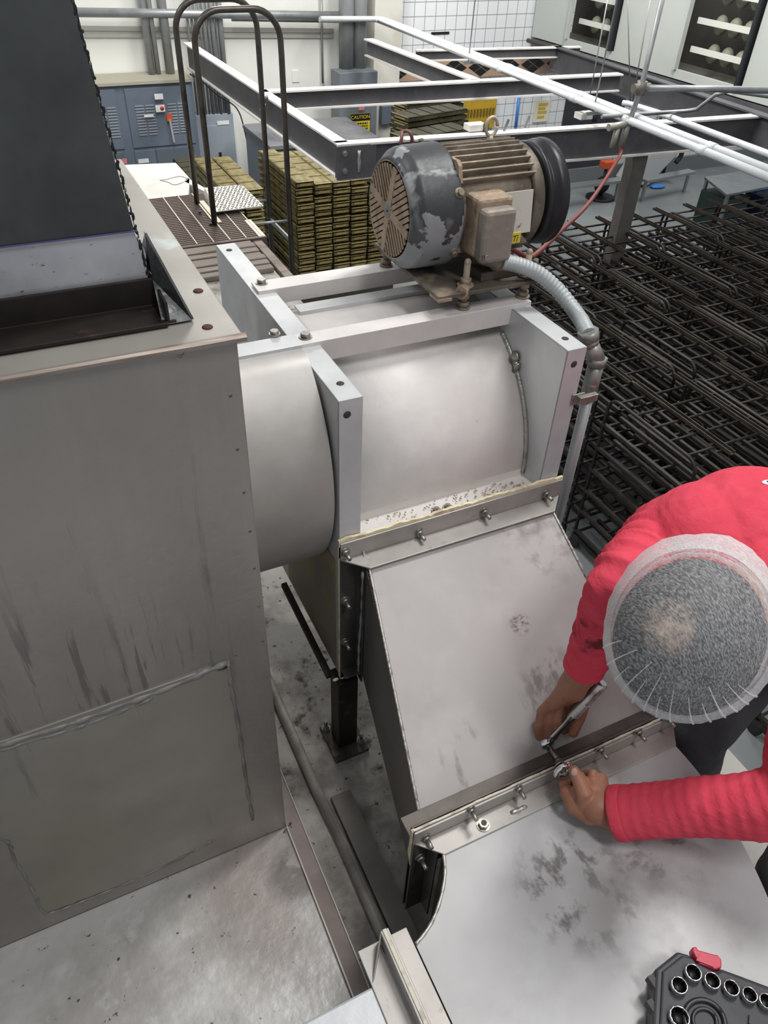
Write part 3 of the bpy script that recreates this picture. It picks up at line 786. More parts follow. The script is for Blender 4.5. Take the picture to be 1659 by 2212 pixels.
# outlet flange facing left, gasket, flange and stub of the next duct
OX = .243
mb = MB(); angle(mb, (OX+.003,.405,EZ), (OX+.003,-.27,EZ), (1,0,0), (0,0,1), .038, .040, .004); mb.build('outlet_flange_top', fm, el, .001)
mb = MB(); angle(mb, (OX+.003,.372,EZ-.28), (OX+.003,.372,EZ), (1,0,0), (0,1,0), .03, .035, .004); mb.build('outlet_flange_side', fm, el, .001)
sd = thing('stub_duct', 'bright sheet metal duct end bolted to the elbow outlet flange', 'duct', (.0,.1,3.3))
mb = MB().box((-.9,-.27,3.42),(OX-.035,.352,EZ)); mb.build('body', M('clean_galv', '#b9bcbf', .3, .5, [('#a6a9ac', 4, .42, .65, .6), ('#d0d3d5', 9, .55, .7, .5)], (30,.1), .1), sd, .004)
mb = MB(); angle(mb, (OX-.003,.405,EZ), (OX-.003,-.27,EZ), (-1,0,0), (0,0,1), .042, .040, .004)
mb.prism([V((OX-.003,.405,EZ+.04)), V((OX-.006,.405,EZ+.04)), V((OX-.045,.352,EZ+.003)), V((OX-.042,.352,EZ))], (0,0,-.02)); mb.build('flange_top', fm, sd, .001)
mb = MB().box((OX-.003,-.27,EZ+.002),(OX+.003,.405,EZ+.0415)); mb.build('gasket', gasket_w, sd)
for q in ((826,2055),(885,2195)):
    mb = MB().hexbolt(at('X',OX-.008,*q), -X1, .0085, .010, .006, .005); mb.build('flange_bolt', bolt_m, sd)
# loose nut
p = at('Z',EZ+.005,1044,1783); mb = MB().tube([p,p+Z1*.002], .0125, 18).tube([p+Z1*.002,p+Z1*.0095], .0095, 6).tube([p+Z1*.0095,p+Z1*.0105], .0052, 12, 1)
single(mb, 'washer_nut', [bolt_m, dark_m], 'loose hex nut on a washer lying on the elbow duct by the flange', 'nut')
# ================================================================== BEHIND THE BOX: platform, cover, hoops
cov = thing('cover_panel', 'white sheet metal cover beyond the grating platform, with a stain outline', 'cover', (1.0,5.6,3.3))
cw = M('white_cover_sheet', '#d3d1c9', .05, .5, [('#bab7ad', 4, .5, .75, .6), ('#a5a198', (30,30,30), .64, .7, .6)])
mb = MB().prism([V((.80,5.24,3.31)),V((1.10,5.21,3.31)),V((1.215,5.6,3.31)),V((1.21,6.0,3.31)),V((.55,6.12,3.31)),V((.4,5.5,3.31))], (0,0,-.25)); mb.build('top_sheet', cw, cov, .004)
mb = MB().prism([V((1.16,5.55,3.31)),V((1.26,5.2,3.31)),V((1.27,5.3,3.31)),V((1.2,5.62,3.31))], (0,0,-.3)); mb.build('side_flap', cw, cov)
P = [at('Z',3.3125,*q) for q in ((345,389),(362,387),(376,383),(392,381),(405,387),(392,395),(376,399),(362,393),(345,389))]
MB().tube(spline(P,4), .003, 6).build('stain_outline', M('stain_line', '#b9b5ab', 0, .7), cov)
# white slope joining plenum lid and cover
mb = MB().prism([V((.02,1.62,4.55)),V((BX,1.62,4.555)),V((.80,5.23,3.312)),V((.55,5.23,3.312))], (0,0,-.02))
# (a sloped cover sheet is not in view from the lens: left out)
pf = thing('platform', 'steel grating platform on the oven roof with diamond plate step', 'platform', (1.05,4.75,3.3))
gm = M('grating_brown', '#7c6e66', .3, .6, [('#6b5e56', 12, .5, .7, .6)])
gl = M('grating_bearing_bar', '#c9c2b6', .2, .5)
ga, gb, gc, gd = V((.80,5.235,3.303)), V((1.345,5.21,3.303)), V((1.345,4.33,3.303)), V((.835,4.31,3.303))
mb = MB().box((.815,4.32,3.301),(1.34,5.22,3.303)); mb.build('grating_shade_sheet', M('grating_shadow', '#231e1b', 0, .9), pf)  # dark sheet paints the shade seen between the grating bars
mb = MB()
for k in range(31):
    y = 4.34+.868*k/30
    mb.bar((.815,y,3.318),(1.335,y,3.318),.009,.016)
mb.build('grating', gm, pf)
for k in range(6):
    x = .835+.098*k
    mb = MB().bar((x,4.33,3.327),(x,5.215,3.327),.006,.012); mb.build('cross_bar', gl, pf)
mb = MB().box((.815,4.305,3.262),(1.345,4.325,3.330)); mb.build('front_edge', M('edge_brown', '#554843', .3, .6, [('#7a6a62', 10, .5, .7, .6)]), pf)
mb = MB().box((1.305,4.325,3.322),(1.345,4.62,3.330)); mb.build('edge_plate', gl, pf)
treadm = M('tread_plate', '#c8c6c0', .5, .4, [('#9d9a94', 9, .5, .7, .5)])
treadd = M('tread_lug', '#5c5954', .4, .5)
mb = MB().prism([V((1.165,4.74,3.36)),V((1.475,4.745,3.36)),V((1.47,5.19,3.36)),V((1.22,5.21,3.36))], (0,0,-.006))
mb.prism([V((1.165,4.74,3.36)),V((1.22,5.21,3.36)),V((1.205,5.21,3.325)),V((1.145,4.74,3.325))], (0,0,-.004))
for i in range(15):
    for j in range(11):
        x = 1.19+.027*j+(.0135 if i % 2 else 0); y = 4.76+.0295*i
        if x > 1.46 or x < 1.175+(y-4.74)*.12: continue
        a = .7 if (i+j) % 2 else -.7
        d = V((math.cos(a),math.sin(a),0))*.0095
        mb.bar(V((x,y,3.3615))-d, V((x,y,3.3615))+d, .005, .003, mi=1)
mb.build('step', [treadm, treadd], pf)
mb = MB().box((1.115,4.63,3.328),(1.165,5.05,3.333)); mb.build('foot_plate', M('foot_plate', '#c3bca9', .2, .5), pf)
for q in ((432,460),(456,485)):
    p = at('Z',3.334,*q); mb = MB().hexbolt(p, Z1, .010, .010); mb.build('foot_bolt', dark_m, pf)
tube_m = M('hoop_tube', '#5b5651', .7, .35, [('#403b37', 12, .45, .65, .7)])
for y, lb in ((4.60,'nearer bent tube handrail hoop rising beside the diamond plate step'),(5.01,'farther bent tube handrail hoop behind the other one')):
    P = [V((1.112,y,3.333)), V((1.112,y,4.23))] + arc((1.262,y,4.28), (-1,0,0), (0,0,1), .150, .1, math.pi/2, 8) + arc((1.44,y,4.28), (1,0,0), (0,0,1), .150, math.pi/2, .0, 8)[0:9] + [V((1.592,y,4.2)), V((1.60,y,2.6))]
    hp = thing('handrail_hoop', lb, 'handrail', (1.35,y,3.333), 'handrail hoops')
    MB().tube(P, .017, 14).build('tube', tube_m, hp)
    mb = MB().tube([(1.592,y,3.30),(1.36,y,3.305)], .008, 8); mb.build('stay_rod', conduit_m, hp)
mb = MB().bar((1.596,4.62,3.17),(1.596,5.0,3.17),.012,.03); single(mb, 'ladder_bar', conduit_m, 'short steel bar linking the outer legs of the two hoops', 'bar')
# slatted boards stacked between the platform and the fan
for k in range(7):
    mb = MB().box((.70,3.86+.062*k,3.302),(1.235,3.915+.062*k,3.33+.006*(k % 3))); 
    single(mb, 'board', M('grey_board', '#827970', 0, .8, [('#5b534c', (3,40,40), .45, .65, .8), ('#a39a8f', (2,60,60), .58, .7, .6)]), 'weathered grey board lying below the platform edge, '+ORD[k]+' from the fan', 'board', 'grey boards on the oven top', None, .003)
mb = MB().bar((1.285,4.33,3.29),(1.285,3.7,3.29),.05,.05); single(mb, 'timber', M('pale_timber', '#8b8078', 0, .8, [('#5f554e', (4,20,20), .45, .65, .8)]), 'pale timber along the edge of the oven top behind the fan', 'timber')

# ================================================================== MEZZANINE BEAMS
def beam(name, p0, p1, h, w, label, top=None):
    top = top or beam_top
    p0, p1 = V(p0), V(p1)
    t = (p1-p0).normalized(); s = t.cross(Z1)
    b = thing(name, label, 'beam', (p0+p1)/2, 'steel beams of the overhead frame')
    MB().bar(p0-Z1*h/2, p1-Z1*h/2, .03, h-.03).build('web', beam_m, b)
    MB().bar(p0-Z1*.01, p1-Z1*.01, w, .02).build('top_flange', top, b)
    MB().bar(p0-Z1*(h-.01), p1-Z1*(h-.01), w*.8, .02).build('bottom_flange', top, b)
    return b
BZ = 3.0
b1 = beam('steel_beam', (3.09,7.26,BZ), (3.02,12.95,BZ), .34, .13, 'long grey steel beam running back to the white wall at left')
for P in ((at('X',3.03,570,208)),(at('X',3.03,577,222)),(at('X',3.03,585,210)),(at('X',3.03,580,228))):
    MB().hexbolt((2.99,P.y,P.z), -X1, .02, .02).build('bolt', bolt_m, b1)
b2 = beam('steel_beam', (3.02,7.26,BZ), (8.4,6.86,BZ), .34, .13, 'nearest grey steel beam crossing behind the motor')
mb = MB().box((3.0,7.17,2.68),(3.42,7.19,2.985)); mb.build('end_plate', beam_m, b2)
for z in (2.92,2.76):
    MB().hexbolt((3.08,7.17,z), -Y1, .022, .022).build('bolt', bolt_m, b2)
MB().tube([V((3.23,7.165,2.74+.05*i)) for i in range(5)], [.02,.016,.022,.015,.02], 8).build('weld_bead', wm, b2)
b3 = beam('steel_beam', (3.03,9.6,BZ), (8.2,9.33,BZ), .22, .14, 'second grey steel beam parallel to the nearest one, farther back')
b4 = beam('steel_beam', (8.52,11.4,BZ+.02), (8.22,6.2,BZ+.02), .34, .14, 'grey steel beam at right running below the white overhead cabinet', beam_m)
b5 = beam('steel_beam', (5.86,12.7,BZ), (5.95,9.5,BZ), .24, .16, 'grey steel beam running back beside the tiled wall corner')
b6 = beam('steel_beam', (6.1,11.5,BZ+.02), (8.9,11.2,BZ+.02), .15, .10, 'farthest grey steel beam in front of the diamond tile border')
mb = MB().box((6.62,7.0,0),(6.82,7.14,2.66)); single(mb, 'steel_column', M('column_grey', '#6a6664', .2, .5, [('#544f4d', 2.2, .45, .65, .7)]), 'square grey steel column standing among the black racks', 'column')
# red hose looped over the beam
P = spline([V((3.62,7.11,2.68)), V((3.66,7.11,3.01)), V((3.72,7.20,3.06)), V((3.78,7.12,3.03)), V((3.84,7.10,2.6))], 6)
single(MB().tube(P, .018, 8), 'hose_loop', M('maroon_hose', '#5c3230', 0, .5), 'dark red hose looped over the nearest beam behind the motor', 'hose')
for q, lb in (((1025,280),'small bracket clamp on the nearest beam right behind the motor'),((1262,255),'small bracket clamp on the nearest beam by the white pipes')):
    p = at('Z',BZ+.01,*q)
    k = thing('clamp', lb, 'clamp', p, 'clamps on the nearest beam')
    MB().box(p+V((-.10,-.07,0)), p+V((.10,.06,.06))).build('body', beam_top, k)
    MB().box(p+V((.06,-.09,-.03)), p+V((.11,-.06,.07))).build('jaw', dark_m, k)
for q in ((1092,283),(1137,275)):
    p = at('Z',BZ,*q)
    single(MB().bar(p+V((-.02,0,0)), p+V((.02,0,.11)),.01,.03), 'welded_lug', conduit_m, 'thin lug on the beam '+('left' if q[0] < 1100 else 'right')+' of the motor eyebolt', 'lug', 'lugs on the beam')

# ================================================================== PIPES OVERHEAD
for dx, dz, lb in ((.02,0,'left white pipe of the pair crossing high over the racks'),(.125,.02,'right white pipe of the pair crossing high over the racks')):
    pp = thing('overhead_pipe', lb, 'pipe', (5.9+dx,8,3.2), 'pair of white overhead pipes')
    x0, x1, x2 = 6.02, 5.96, 5.66
    P = [V((x2+dx,3.4,3.2+dz)), V((x1+dx-.08,7.06,3.2+dz)), V((6.14+dx*.7,13.0-dx,3.2+dz))]+arc((6.0+dx*.6,13.0-dx,3.2+dz), (1,0,0), (0,1,0), .14, 0, math.pi/2, 6)+[V((5.2,13.14-dx*.5,3.21+dz))]
    MB().tube(P, .036, 12).build('pipe', white_pipe, pp)
    for y in (4.2,5.3,7.4,9.0):
        t = (y-3.4)/(7.06-3.4) if y < 7.06 else 1+(y-7.06)/(13-7.06)
        a = P[0].lerp(P[1], t) if t < 1 else P[1].lerp(P[2], t-1)
        MB().tube([a+V((0,-.05,0)), a+V((0,.05,0))], .042, 12).build('coupling', white_pipe, pp)
for q, (x, y), lb in (((1270,240),(5.94,7.06),'thin hanger rod holding the white pipes over the nearest beam'),((998,120),(6.05,9.9),'thin hanger rod holding the white pipes farther back')):
    single(MB().tube([(x,y,3.12),(x+.06,y,6.5)], .008, 6).bar((x-.09,y,3.12),(x+.28,y,3.12),.03,.03), 'hanger_rod', conduit_m, lb, 'rod', 'hanger rods')
p0 = at('Y',9.2,1062,115)
# thinner pipe branching right
P = [at('Y',7.6,1345,222), at('Y',7.5,1365,226), at('Y',6.6,1440,250), at('Y',4.9,1659,333), at('Y',4.6,1720,358)]
single(MB().tube(P, .03, 10), 'branch_pipe', white_pipe, 'thinner white pipe right of the pair, curving off toward the right edge', 'pipe')
# vertical dropper with hose tap
vx = at('Y',6.4,1385,190)
dr = thing('drop_pipe', 'grey pipe hanging down from above with a tee joint and tap', 'pipe', (vx.x,6.4,2.0))
tp = at('Y',6.4,1440,-40); bt = at('Y',6.4,1340,320)
MB().tube([tp, vx, bt], .026, 12).build('pipe', conduit_m, dr)
MB().tube([vx-Z1*.06, vx+Z1*.06], .05, 12).tube([vx+V((-.1,0,0)), vx+V((.1,0,0))], .042, 12).build('tee_joint', M('cast_tee', '#77736c', .5, .5), dr)
j = at('Y',6.4,1352,272)
MB().tube([j+V((-.22,0,0)), j+V((.06,0,.02))], .035, 10).tube([j+V((-.1,0,0)), j+V((-.12,0,-.2))], .03, 10).tube([j+V((.02,0,.08)), j+V((0,0,-.2))], .034, 10).build('tap', M('cast_tap', '#a3a198', .5, .5), dr)
single(MB().tube([vx, at('Y',6.0,1540,192), at('Y',5.7,1720,197)], .03, 12), 'side_pipe', conduit_m, 'grey pipe running right from the tee joint of the drop pipe', 'pipe')
P = spline([bt, at('Y',6.2,1337,340), at('Y',5.4,1275,435), at('Y',4.6,1210,500), at('Y',4.2,1150,555), at('Y',4.0,1085,590), V((3.75,4.0,.9)), V((3.9,4.3,.03)), V((4.0,5.0,.02))], 6)
single(MB().tube(P, .018, 8), 'red_hose', red_hose, 'long red hose hanging slack from the drop pipe tap to behind the motor', 'hose')
P = [at('Y',6.5,1300,252), at('Y',6.5,1480,240), at('Y',6.4,1505,236), at('Y',6.2,1545,205), at('Y',6.1,1575,196), at('Y',6.0,1700,214)]
single(MB().tube(P, .02, 8), 'bent_conduit', conduit_m, 'thin bent conduit below the side pipe at right', 'conduit')
for x0, x1 in ((1294,1268),(1355,1362),(1410,1364)):
    a = at('Y',8.0,x0 if x0 != 1294 else 1318,-30); b = at('Y',8.0,x1,240 if x0 == 1294 else 232)
    single(MB().tube([a,b], .007, 6), 'support_wire', conduit_m, {1294:'leftmost thin wire hanging in front of the overhead cabinet',1355:'middle thin wire hanging in front of the overhead cabinet',1410:'rightmost thin wire hanging in front of the overhead cabinet'}[x0], 'wire', 'thin support wires')
# wall conduits
single(MB().tube([at('Y',13.3,120,26), at('Y',13.3,760,34)], .06, 10), 'wall_pipe', conduit_m, 'thick grey pipe running along the top of the white wall', 'pipe')
single(MB().tube([at('Y',13.45,500,42), at('Y',13.45,745,46)], .025, 8), 'wall_pipe', conduit_m, 'thin dark conduit just below the thick pipe on the wall', 'pipe')
single(MB().bar(at('Y',13.58,120,60), at('Y',13.58,720,66), .03, .06), 'wall_rail', M('rail_grey', '#b4b3ab', 0, .6), 'upper pale ledge strip along the white wall', 'rail')
single(MB().bar(at('Y',13.58,120,76), at('Y',13.58,720,78), .03, .05), 'wall_rail', M('rail_grey', '#b4b3ab', 0, .6), 'lower pale ledge strip along the white wall', 'rail')
for k, (xa, xb, r) in enumerate(((306,330,.05),(326,344,.04),(350,370,.07))):
    a = at('Y',13.35,xa,-20); b = at('Y',13.35,xb,170)
    single(MB().tube([V((b.x,13.35,a.z+1)), b], r, 12), 'riser_conduit', conduit_m, ORD[k]+' of three fat grey conduits rising from the big blue grey cabinet, from the left', 'conduit', 'fat conduits over the cabinet')
pt = at('Y',13.35,478,244)
for k in range(9):
    x = 3.16+.063*k
    r = (.017,.017,.024,.017,.03,.022,.034,.022,.04)[k]
    single(MB().tube([(x,13.38,pt.z-.02),(x,13.38,4.6)], r, 10), 'panel_conduit', conduit_m, ORD[k]+' of nine slim conduits rising from the pale grey panel, from the left', 'conduit', 'slim conduits over the panel')
for k, (xa, r) in enumerate(((748,.125),(775,.125))):
    a = at('Y',13.25,xa,150)
    single(MB().tube([(a.x,13.25,a.z-.2),(a.x,13.25,4.6)], r, 16), 'large_duct_pipe', M('dull_duct_pipe', '#8f9192', .4, .5, [('#6d6f70', (2,2,1), .45, .65, .7)]), ('left' if k == 0 else 'right')+' of two very thick vertical pipes on the back wall', 'pipe', 'thick vertical pipes')
single(MB().tube([at('Y',13.55,693,-20), at('Y',13.55,697,180)], .018, 6), 'wall_conduit', conduit_m, 'single thin vertical conduit on the white wall', 'conduit')
mb = MB().box((6.25,13.3,0),(6.75,13.6,5)); struct(mb, 'trim_2', M('wall_pier', '#cfcdc4', 0, .6, [('#b5b0a4', 2, .5, .7, .6)]))
mb = MB().box(at('Y',13.585,632,178), at('Y',13.6,645,152)); single(mb, 'wall_socket', white_label, 'small white outlet plate on the white wall between the beams', 'outlet')
mb = MB().box(at('Y',13.585,932,75), at('Y',13.6,970,68)); single(mb, 'wall_slot', dark_m, 'small dark slotted plate high on the tiled wall', 'plate')

# ================================================================== ELECTRICAL CABINETS
def boxpx(Y, x0, y0, x1, y1, dep):
    a, b = at('Y',Y,x0,y0), at('Y',Y,x1,y1)
    return a, b
mc = thing('electrical_cabinet', 'tall blue grey electrical cabinet with louvres behind the dark hood', 'cabinet', (2.0,13.0,0))
zt = 2.49
mb = MB().box((.4,12.95,0),(3.02,13.55,zt)); mb.build('body', cab_m, mc, .01)
mb = MB().box((.4,12.90,zt),(3.04,13.58,zt+.04)); mb.build('top_cover', M('cabinet_top', '#a09c8c', 0, .7), mc)
louv = M('louvre', '#9aa0a6', .2, .5)
for x0, x1 in ((1.02,1.86),(1.99,2.97)):
    mb = MB().box((x0,12.93,1.62),(x1,12.95,2.44)); d = mb.build('upper_door', cab_m, mc, .006)
    for xa in (.12,.62):
        for part in (0,1):
            mb = MB()
            for k in range(11):
                z = 1.8+.04*k; xx = x0+xa*(x1-x0)+part*.155
                mb.bar((xx,12.925,z),(xx+.13,12.925,z),.012,.014)
            mb.build('louvre', louv, d)
    mb = MB().box((x0,12.93,.1),(x0+.32*(x1-x0),12.95,1.58)); mb.build('narrow_door', cab_m, mc, .006)
    mb = MB().box((x0+.34*(x1-x0),12.93,1.12),(x1-.04,12.95,1.58)); mb.build('breaker_door', M('breaker_door', '#566068', 0, .5), mc, .006)
    mb = MB().box((x0+.36*(x1-x0),12.92,.62),(x1-.04,12.94,1.10)); mb.build('grey_door', cab_door, mc, .006)
    mb = MB().box((x0+.36*(x1-x0),12.92,.1),(x1-.04,12.94,.60)); mb.build('grey_door', cab_door, mc, .006)
p = at('Y',12.90,366,258)
mb = MB().box(p+V((-.04,0,-.02)), p+V((.04,-.02,.08))); mb.build('orange_tab', orange, mc)
mb = MB().bar(p+V((0,-.02,0)), p+V((.02,-.02,-.32)), .03, .03); mb.build('switch_handle', M('handle_grey', '#b5b9bb', .4, .4), mc)
for x0,y0,x1,y1,mm in ((333,203,353,214,'w'),(335,227,357,241,'w'),(311,248,332,252,'w'),(298,344,322,351,'w'),(262,343,275,353,'r'),(412,336,424,346,'r')):
    a, b = at('Y',12.885,x0,y0), at('Y',12.885,x1,y1)
    if x0 == 412: a, b = at('Y',12.94,x0,y0), at('Y',12.94,x1,y1)
    mb = MB().box(a, b+V((0,-.004,0))); o = mb.build('sticker', white_label if mm == 'w' else red_label, mc)
    if (x0, y0) == (335,227):
        c = at('Y',12.88,350,234)
        MB().lathe(c, -Y1, [(0,.03),(.003,.03),(.003,0)], 14).build('red_disc', M('red_disc', '#b8342e', 0, .5), o)
pn = thing('breaker_box', 'pale grey wall panel with a closed door and slim conduits above', 'panel', (3.45,13.4,1.0))
z1_, z0_ = at('Y',13.35,478,246).z, at('Y',13.35,478,375).z
mb = MB().box((3.11,13.35,z0_-.2),(3.73,13.595,z1_)); mb.build('body', cab_l, pn, .006)
mb = MB().box((3.25,13.335,z0_-.1),(3.66,13.35,z1_-.16)); dd = mb.build('door', cab_l, pn, .004)
c = at('Y',13.33,476,337); mb = MB().box(c+V((-.02,0,-.06)), c+V((.02,-.02,.06))); mb.build('latch', dark_m, dd)
c = at('Y',13.33,482,265); mb = MB().box(c+V((-.1,0,-.03)), c+V((.1,-.004,.03))); mb.build('sticker', white_label, pn)
P = spline([at('Y',13.3,410,160), at('Y',13.3,432,172), at('Y',13.3,470,205), at('Y',13.3,512,235), at('Y',13.2,530,290), at('Y',13.1,545,370)], 6)
single(MB().tube(P, .012, 6), 'cable', dark_m, 'thin black cable sagging past the pale grey panel', 'cable')
# transformer box in front of the panel, dusty top
tfz = at('Y',11.6,600,322).z
tf = thing('transformer', 'large grey transformer box with dusty top behind the tall pan stack', 'transformer', (4.2,12,0))
tfm = M('transformer_grey', '#7e858c', 0, .5, [('#6d747b', 3, .45, .7, .5)])
xl = at('Y',11.6,586,322).x
mb = MB().box((xl,11.6,0),(xl+1.75,12.9,tfz)); mb.build('body', tfm, tf, .01)
mb = MB().box((xl-.03,11.57,tfz),(xl+1.78,12.93,tfz+.05)); mb.build('lid', M('dusty_lid', '#77787a', 0, .8, [('#55565a', 1.4, .45, .65, .8)]), tf)
mb = MB().box((xl+.1,11.57,tfz-.16),(xl+1.6,11.6,tfz-.12)); mb.build('slot', dark_m, tf)
mb = MB().box((xl+1.0,11.585,tfz-.34),(xl+1.16,11.6,tfz-.22)); mb.build('sticker', white_label, tf)
# switchgear with the caution sign
sg = thing('switch_box', 'grey electrical box below the thick pipes, carrying a yellow caution sign', 'electrical box', (5.9,12.9,.6))
a, b = at('Y',12.9,733,158), at('Y',12.9,818,300)
mb = MB().box((a.x,12.9,b.z-.3),(b.x-.05,13.28,a.z)); mb.build('body', M('switch_grey', '#6c7379', 0, .5, [('#5b6268', 3, .45, .7, .6)]), sg, .01)
a, b = at('Y',12.88,757,247), at('Y',12.88,798,285)
mb = MB().box(a, b+V((0,-.006,0))); sgn = mb.build('caution_sign', yellow, sg)
w_ = b.x-a.x; h_ = a.z-b.z
mb = MB().box((a.x,12.872,a.z),(b.x,12.869,a.z-h_*.36)); mb.build('sign_header', dark_m, sgn)
mb = MB()
rr = random.Random(5)
for k in range(4):
    z = a.z-h_*(.47+.14*k); x = a.x+w_*.12
    while x < b.x-w_*.14:
        l = rr.uniform(.02,.05)*w_*2
        mb.box((x,12.872,z),(min(x+l, b.x-w_*.1),12.868,z-h_*.06)); x += l+.012
mb.build('small_print', dark_m, sgn)
def text(body, size, loc, rot, mat, parent, name):
    c = bpy.data.curves.new(name, 'FONT'); c.body = body; c.size = size; c.extrude = .001; c.align_x = 'CENTER'; c.align_y = 'CENTER'
    o = bpy.data.objects.new('t', c); COL.objects.link(o)
    bpy.context.view_layer.update()
    me = bpy.data.meshes.new_from_object(o.evaluated_get(bpy.context.evaluated_depsgraph_get()))
    bpy.data.objects.remove(o)
    base = ROOT[parent.name]
    me.transform(Matrix.Translation(V(loc)-base) @ rot.to_4x4())
    me.materials.clear(); me.materials.append(mat)
    q = bpy.data.objects.new(name, me); COL.objects.link(q); q.parent = parent; ROOT[q.name] = base
    return q
text('CAUTION', w_*.215, ((a.x+b.x)/2, 12.866, a.z-h_*.18), Matrix.Rotation(math.pi/2,3,'X'), yellow, sg, 'caution_lettering')
a, b = at('Y',12.86,775,232), at('Y',12.86,787,237)
mb = MB().box(a, b+V((0,-.004,0))); mb.build('sticker', red_label, sg)
a, b = at('Y',13.2,825,230), at('Y',13.2,850,268)
dsb = thing('disconnect_switch', 'small grey disconnect switch with a side lever by the caution sign', 'switch', (a.x,13.3,b.z))
mb = MB().box(a, (b.x,13.55,b.z)); mb.build('body', cab_m, dsb, .01)
mb = MB().bar((b.x+.03,13.15,a.z-.1),(b.x+.1,13.1,b.z+.1),.03,.03); mb.build('lever', red_hose, dsb)
# sheet on the wall: yellow panel, blue pipe, notice
a, b = at('Y',13.5,1008,213), at('Y',13.5,1066,275)
yb = thing('yellow_board', 'yellow board of dark hooks hanging on the tiled wall', 'board', ((a.x+b.x)/2,13.5,b.z))
mb = MB().box(a, (b.x,13.6,b.z)); mb.build('panel', M('yellow_board', '#b9992c', 0, .5, [('#9a7d22', 5, .5, .7, .7)]), yb)
for k in range(9):
    x = a.x+.06+(b.x-a.x-.12)*k/8; z = a.z-(a.z-b.z)*.35
    MB().bar((x,13.48,z),(x,13.48,z-.13),.02,.03).build('hook', M('hook_brown', '#6f5b20', 0, .6), yb)
single(MB().tube([at('Y',13.572,1122,205), at('Y',13.572,1114,275)], .03, 8), 'blue_pipe', bluem, 'blue vertical pipe on the tiled wall behind the beams', 'pipe')
a, b = at('Y',13.56,1158,218), at('Y',13.56,1183,262)
nt_ = thing('wall_notice', 'pale notice with yellow print on the tiled wall', 'notice', ((a.x+b.x)/2,13.56,b.z))
mb = MB().box(a, (b.x,13.59,b.z)); mb.build('sheet', M('notice_sheet', '#d6d3c4', 0, .5), nt_)
for k, fy in enumerate((.12,.3,.48,.7)):
    z = a.z-(a.z-b.z)*fy
    MB().box((a.x+.08,13.555,z),(b.x-.06-.05*(k % 2),13.56,z-.05)).build('print', M('print_yellow', '#c2a63c', 0, .5), nt_)
# open dark doorway and columns beneath the overhead cabinet
a, b = at('Y',13.57,1228,195), at('Y',13.57,1330,262)
mb = MB().box((a.x,13.58,0),(a.x+1.55,13.6,2.35)); o = struct(mb, 'door_1', M('dark_doorway', '#33343a', 0, .5))
for x in (1440,1456,1478):
    a = at('Y',13.48,x,205)
    single(MB().tube([a,(a.x,13.48,0)], .03, 8), 'post_pipe', M('dark_blue_pipe', '#2f3446', 0, .5), {1440:'left',1456:'middle',1478:'right'}[x]+' of three dark pipes down the tiled wall under the overhead cabinet', 'pipe', 'dark pipes on the tiled wall')

# ================================================================== OVERHEAD PROOFER CABINET
pr = thing('overhead_proofer', 'large white overhead cabinet with open windows onto scalloped trays', 'proofer', (10.6,10,2.8))
pm = M('proofer_white', '#b9beb9', 0, .5, [('#a7ada8', .9, .45, .7, .6)])
PX = 9.6; PZ = 2.80
zs = PZ+.12; zt_ = 5.2
spans = [(13.55,12.52),(11.2,9.78),(8.42,5.0)]
for y1_, y0_ in spans:
    MB().box((PX,y0_,PZ),(PX+.06,y1_,zt_)).build('panel', pm, pr)
for y1_, y0_ in ((12.52,11.2),(9.78,8.42)):
    MB().box((PX,y0_,PZ),(PX+.06,y1_,zs)).build('sill', pm, pr)
    fr = MB().bar((PX-.01,y1_-.04,zs),(PX-.01,y1_-.04,zt_),.04,.08,X1).build('window_frame', pm, pr)
    MB().bar((PX-.01,y0_+.06,zs),(PX-.01,y0_+.06,zt_),.04,.13,X1).build('window_frame', M('frame_dark', '#22252a', 0, .5), pr)
    for k in range(5):
        z = 3.18+.36*k
        ty = MB().bar((PX+.2,y0_+.05,z),(PX+.2,y1_-.05,z),.03,.075)
        t = ty.build('tray_rail', M('tray_white', '#d2d4cc', 0, .5), pr)
        mb = MB(); yy = y0_+.2
        while yy < y1_-.1:
            mb.ell((PX+.36,yy,z-.03), .09, .10, .13, None, 14, 8); yy += .27
        mb.build('pockets', M('tray_pocket', '#77796a', 0, .6, [('#8e907f', 9, .45, .7, .6)]), t)
MB().box((PX+.9,5.0,PZ),(PX+.95,13.55,zt_)).build('back_sheet', M('proofer_inside', '#4c4a46', 0, .7, [('#34332f', 1.5, .45, .65, .7)]), pr)
MB().box((PX+.06,5.0,PZ),(PX+.9,13.55,PZ+.04)).build('bottom_sheet', M('proofer_floor', '#6a675f', 0, .7), pr)
MB().box((PX-.02,5.0,PZ-.16),(PX+.14,13.5,PZ-.02)).build('support_rail', beam_m, pr)
single(MB().tube([(9.35,13.3,2.78),(9.30,5.2,2.74)], .035, 8), 'long_pipe', M('dark_pipe', '#4b4a4c', .3, .5), 'dark pipe running along below the white overhead cabinet', 'pipe')

